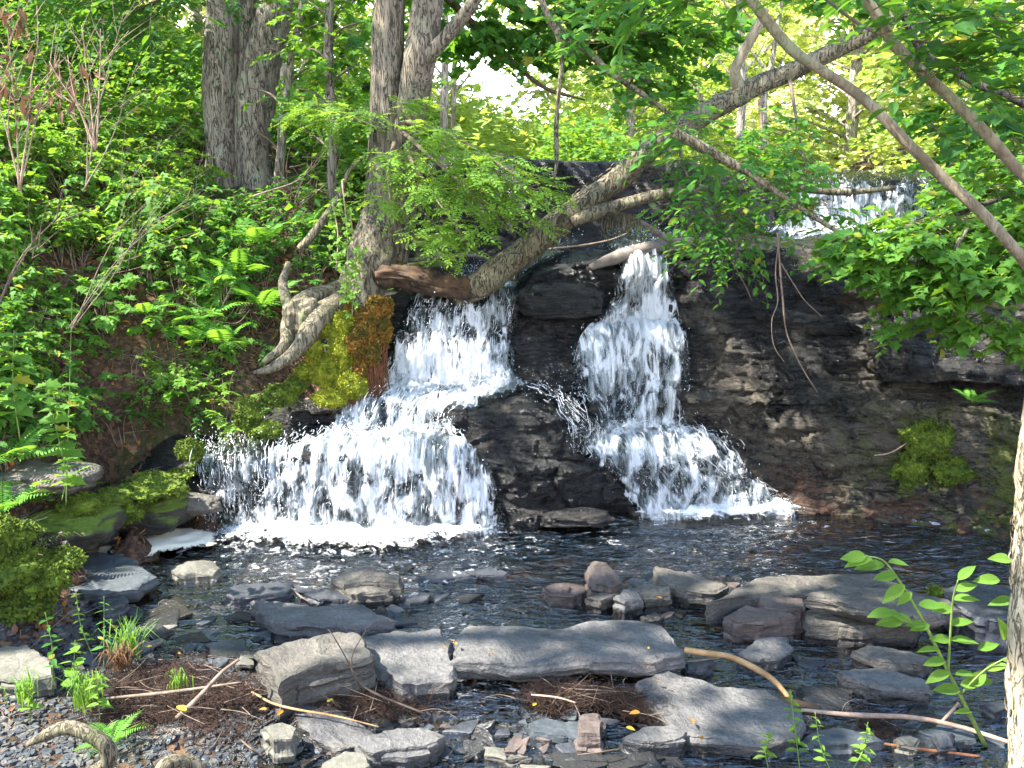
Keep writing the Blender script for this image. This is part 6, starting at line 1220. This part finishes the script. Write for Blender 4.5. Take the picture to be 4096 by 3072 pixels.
# pale bare trunks seen behind
for lab, ln_, w_ in [('straight grey trunk nearest to the sky gap right of the middle tree', [(444,150,14),(444,110,14),(445,60,14),(446,-20,14)], [8,8,7,6]), ('second thin grey trunk in the sky gap', [(452,150,14.5),(453,110,14.5),(455,50,14.5),(458,-20,14.5)], [6,6,5,4]),
                     ('pale forked dead trunk behind the leaning tree', [(740,140,13),(742,90,13),(741,50,13),(738,-20,13)], [8,8,7,5]), ('pale slanted trunk behind the leaning tree', [(765,150,13.5),(764,100,13.5),(772,60,13.5),(782,0,13.5)], [7,6,5,4]),
                     ('reddish-brown trunk between the twin trunks and the slim tree', [(280,150,12.5),(281,110,12.5),(283,60,12.5),(286,0,12.5)], [7,6,6,5])]:
    r0 = thing('distant_trunk', P(*ln_[0]), lab, 'tree'); mb = MB(); ptube(mb, ln_, w_, sides=10, seg=6, amp=.1); addpart(r0, 'trunk', mb, M['bark_far']); mb = MB(); x0, y0, Y0 = ln_[1]
    for k in range(5): ptube(mb, [(x0, y0-k*16, Y0), (x0+(14 if k % 2 else -12), y0-k*16-16, Y0), (x0+(24 if k % 2 else -26), y0-k*16-34, Y0)], [3, 2, 1], sides=6)
    addpart(r0, 'limbs', mb, M['bark_far'])
    lm = MB(); foliage(lm, None, [(P(ln_[-1][0]+dx, dy, Y0), (.9, .8, .4), 26) for dx, dy in ((0, -60), (-35, -30), (30, -20))], 'far', .15, 88+int(x0) % 9, nleaf=8, tlen=.35); addpart(r0, 'crown', lm, M['leaf_far_haze'], smoothed=False)

# unseen trees added left of the view so their crowns shade the creek
for i, (x, y, hgt, cl) in enumerate([(-9.5, 3.0, 12, [(-6.0,3.6,9.4,1.9),(-3.6,5.0,9.2,1.8),(-6.2,6.6,9.8,1.5),(-3.9,2.2,8.6,1.7),(-1.4,3.2,9.2,1.6)]), (-11, 9, 13, [(-4.6,7.6,10.5,1.3),(-2.4,6.6,10,1.5),(-8.0,9.5,11,1.3)])]):
    z0 = float(zg(np.array([x]), np.array([y]))[0]); r0 = thing('shade_tree', (x, y, z0), ['unseen tall tree added high on the left bank to shade the creek', 'second unseen shade tree added on the left bank, farther up the stream'][i], 'tree'); mb = MB()
    tube(mb, [(x, y, z0-.3), (x+.3, y, z0+4), (x+1.2, y+.1, hgt-2), (x+2, y+.2, hgt)], [.24, .2, .13, .06], sides=16, amp=.1); lm = MB(); tb = MB()
    for (a, b, c, r_) in cl: tube(tb, [(x+1.0, y+.1, hgt-3.5), ((x+1+a)/2, (y+b)/2, hgt-2.2), (a, b, c)], [.08, .05, .02], sides=8)
    foliage(lm, None, [((a, b, c), (r_, r_, r_*.4), int(70*r_)) for a, b, c, r_ in cl], 'far', .17, 600+i, nleaf=9, tlen=.45); addpart(r0, 'trunk', mb, M['bark']); addpart(r0, 'limbs', tb, M['bark']); addpart(r0, 'crown', lm, M['leaf_shade'], smoothed=False)

# ------------------------------------------------------------------ fallen leaves one can point at
LM = {}
def fallen(x, y, z, size, mat, label, kind='oval', Y=None, seed=0):
    rg = np.random.default_rng(seed+int(x*3+y)); c = G(x, y, z) if Y is None else P(x, y, Y); a = rg.uniform(0, 6.3); mb = MB()
    leafmesh(mb, 'fine' if kind == 'oval' else kind, np.zeros((1, 3)), np.array([[math.cos(a), math.sin(a), .1]]), np.array([[rg.normal(0, .3), -.25, 1.]]), np.array([size*.8])); o = mb.build('fallen_leaf', M[mat], smoothed=False); o.location = tuple(c); tag(o, label, 'leaf')
for f in [(150,588,.02,.07,'leaf_fallen','orange leaf floating at the right tip of the oval stone'),(128,607,.05,.07,'leaf_fallen','orange leaf on the stones below the oval stone'),(118,628,.05,.09,'leaf_fallen','long orange leaf on the left shingle'),(35,602,.12,.06,'leaf_fallen','orange leaf on the mossy shore near the left border'),
          (402,591,.05,.06,'leaf_yellow','yellow leaf on the dark thin stone above the grey slab'),(444,648,.19,.05,'leaf_fallen','orange curled leaf at the corner of the wedged flat stone'),(456,645,.2,.05,'leaf_fallen','orange leaf at the left tip of the great slab'),(494,653,.22,.03,'leaf_fallen','tiny orange leaf beside the fibre patch on the slab'),
          (649,649,.22,.035,'leaf_yellow','tiny yellow leaf on the right part of the great slab'),(533,706,.06,.05,'leaf_yellow','yellow leaf on the small stick left of the root mat'),(267,709,.1,.05,'leaf_fallen','orange leaf on the debris twig'),(283,710,.1,.06,'leaf_fallen','orange leaf beside the other on the debris heap'),
          (327,702,.12,.05,'leaf_yellow','yellow leaf on the drift heap'),(186,711,.14,.1,'leaf_yellow','pale yellow leaf on the lower left debris'),(152,646,.1,.04,'leaf_yellow','bright yellow leaf on the left grass tuft'),(178,652,.04,.04,'leaf_fallen','small orange leaf in the shallows at left'),
          (662,683,.12,.05,'leaf_brown','curled brown leaf on the tip of the rounded slab'),(690,718,.12,.06,'leaf_fallen','orange leaf on the left end of the rounded slab'),(662,598,.15,.05,'leaf_fallen','orange leaf standing in the small stone cluster'),(735,597,.04,.04,'leaf_fallen','orange leaf in the water by the ledge stones'),
          (702,740,.12,.05,'leaf_fallen','orange leaf in front of the pointed flat stone'),(626,727,.1,.06,'leaf_yellow','yellow leaf on the pointed flat stone'),(640,712,.14,.07,'stickleaf','pale orange wood chip beside the rounded slab'),(1014,640,.1,.04,'leaf_fallen','orange speck of leaf beside the border trunk')]:
    fallen(f[0], f[1], f[2], f[3], f[4] if f[4] in M else 'leaf_fallen', f[5])
fallen(967, 40, 0, .10, 'leaf_yellow', 'yellow dead leaf caught among the upper right leaves', 'maple', Y=3.4)
fallen(850, 383, 0, .05, 'leaf_fallen', 'orange leaf stuck to the right wall', Y=7.25); fallen(756, 391, 0, .05, 'leaf_fallen', 'small orange leaf on the dark wall beside the cascade', Y=7.55)
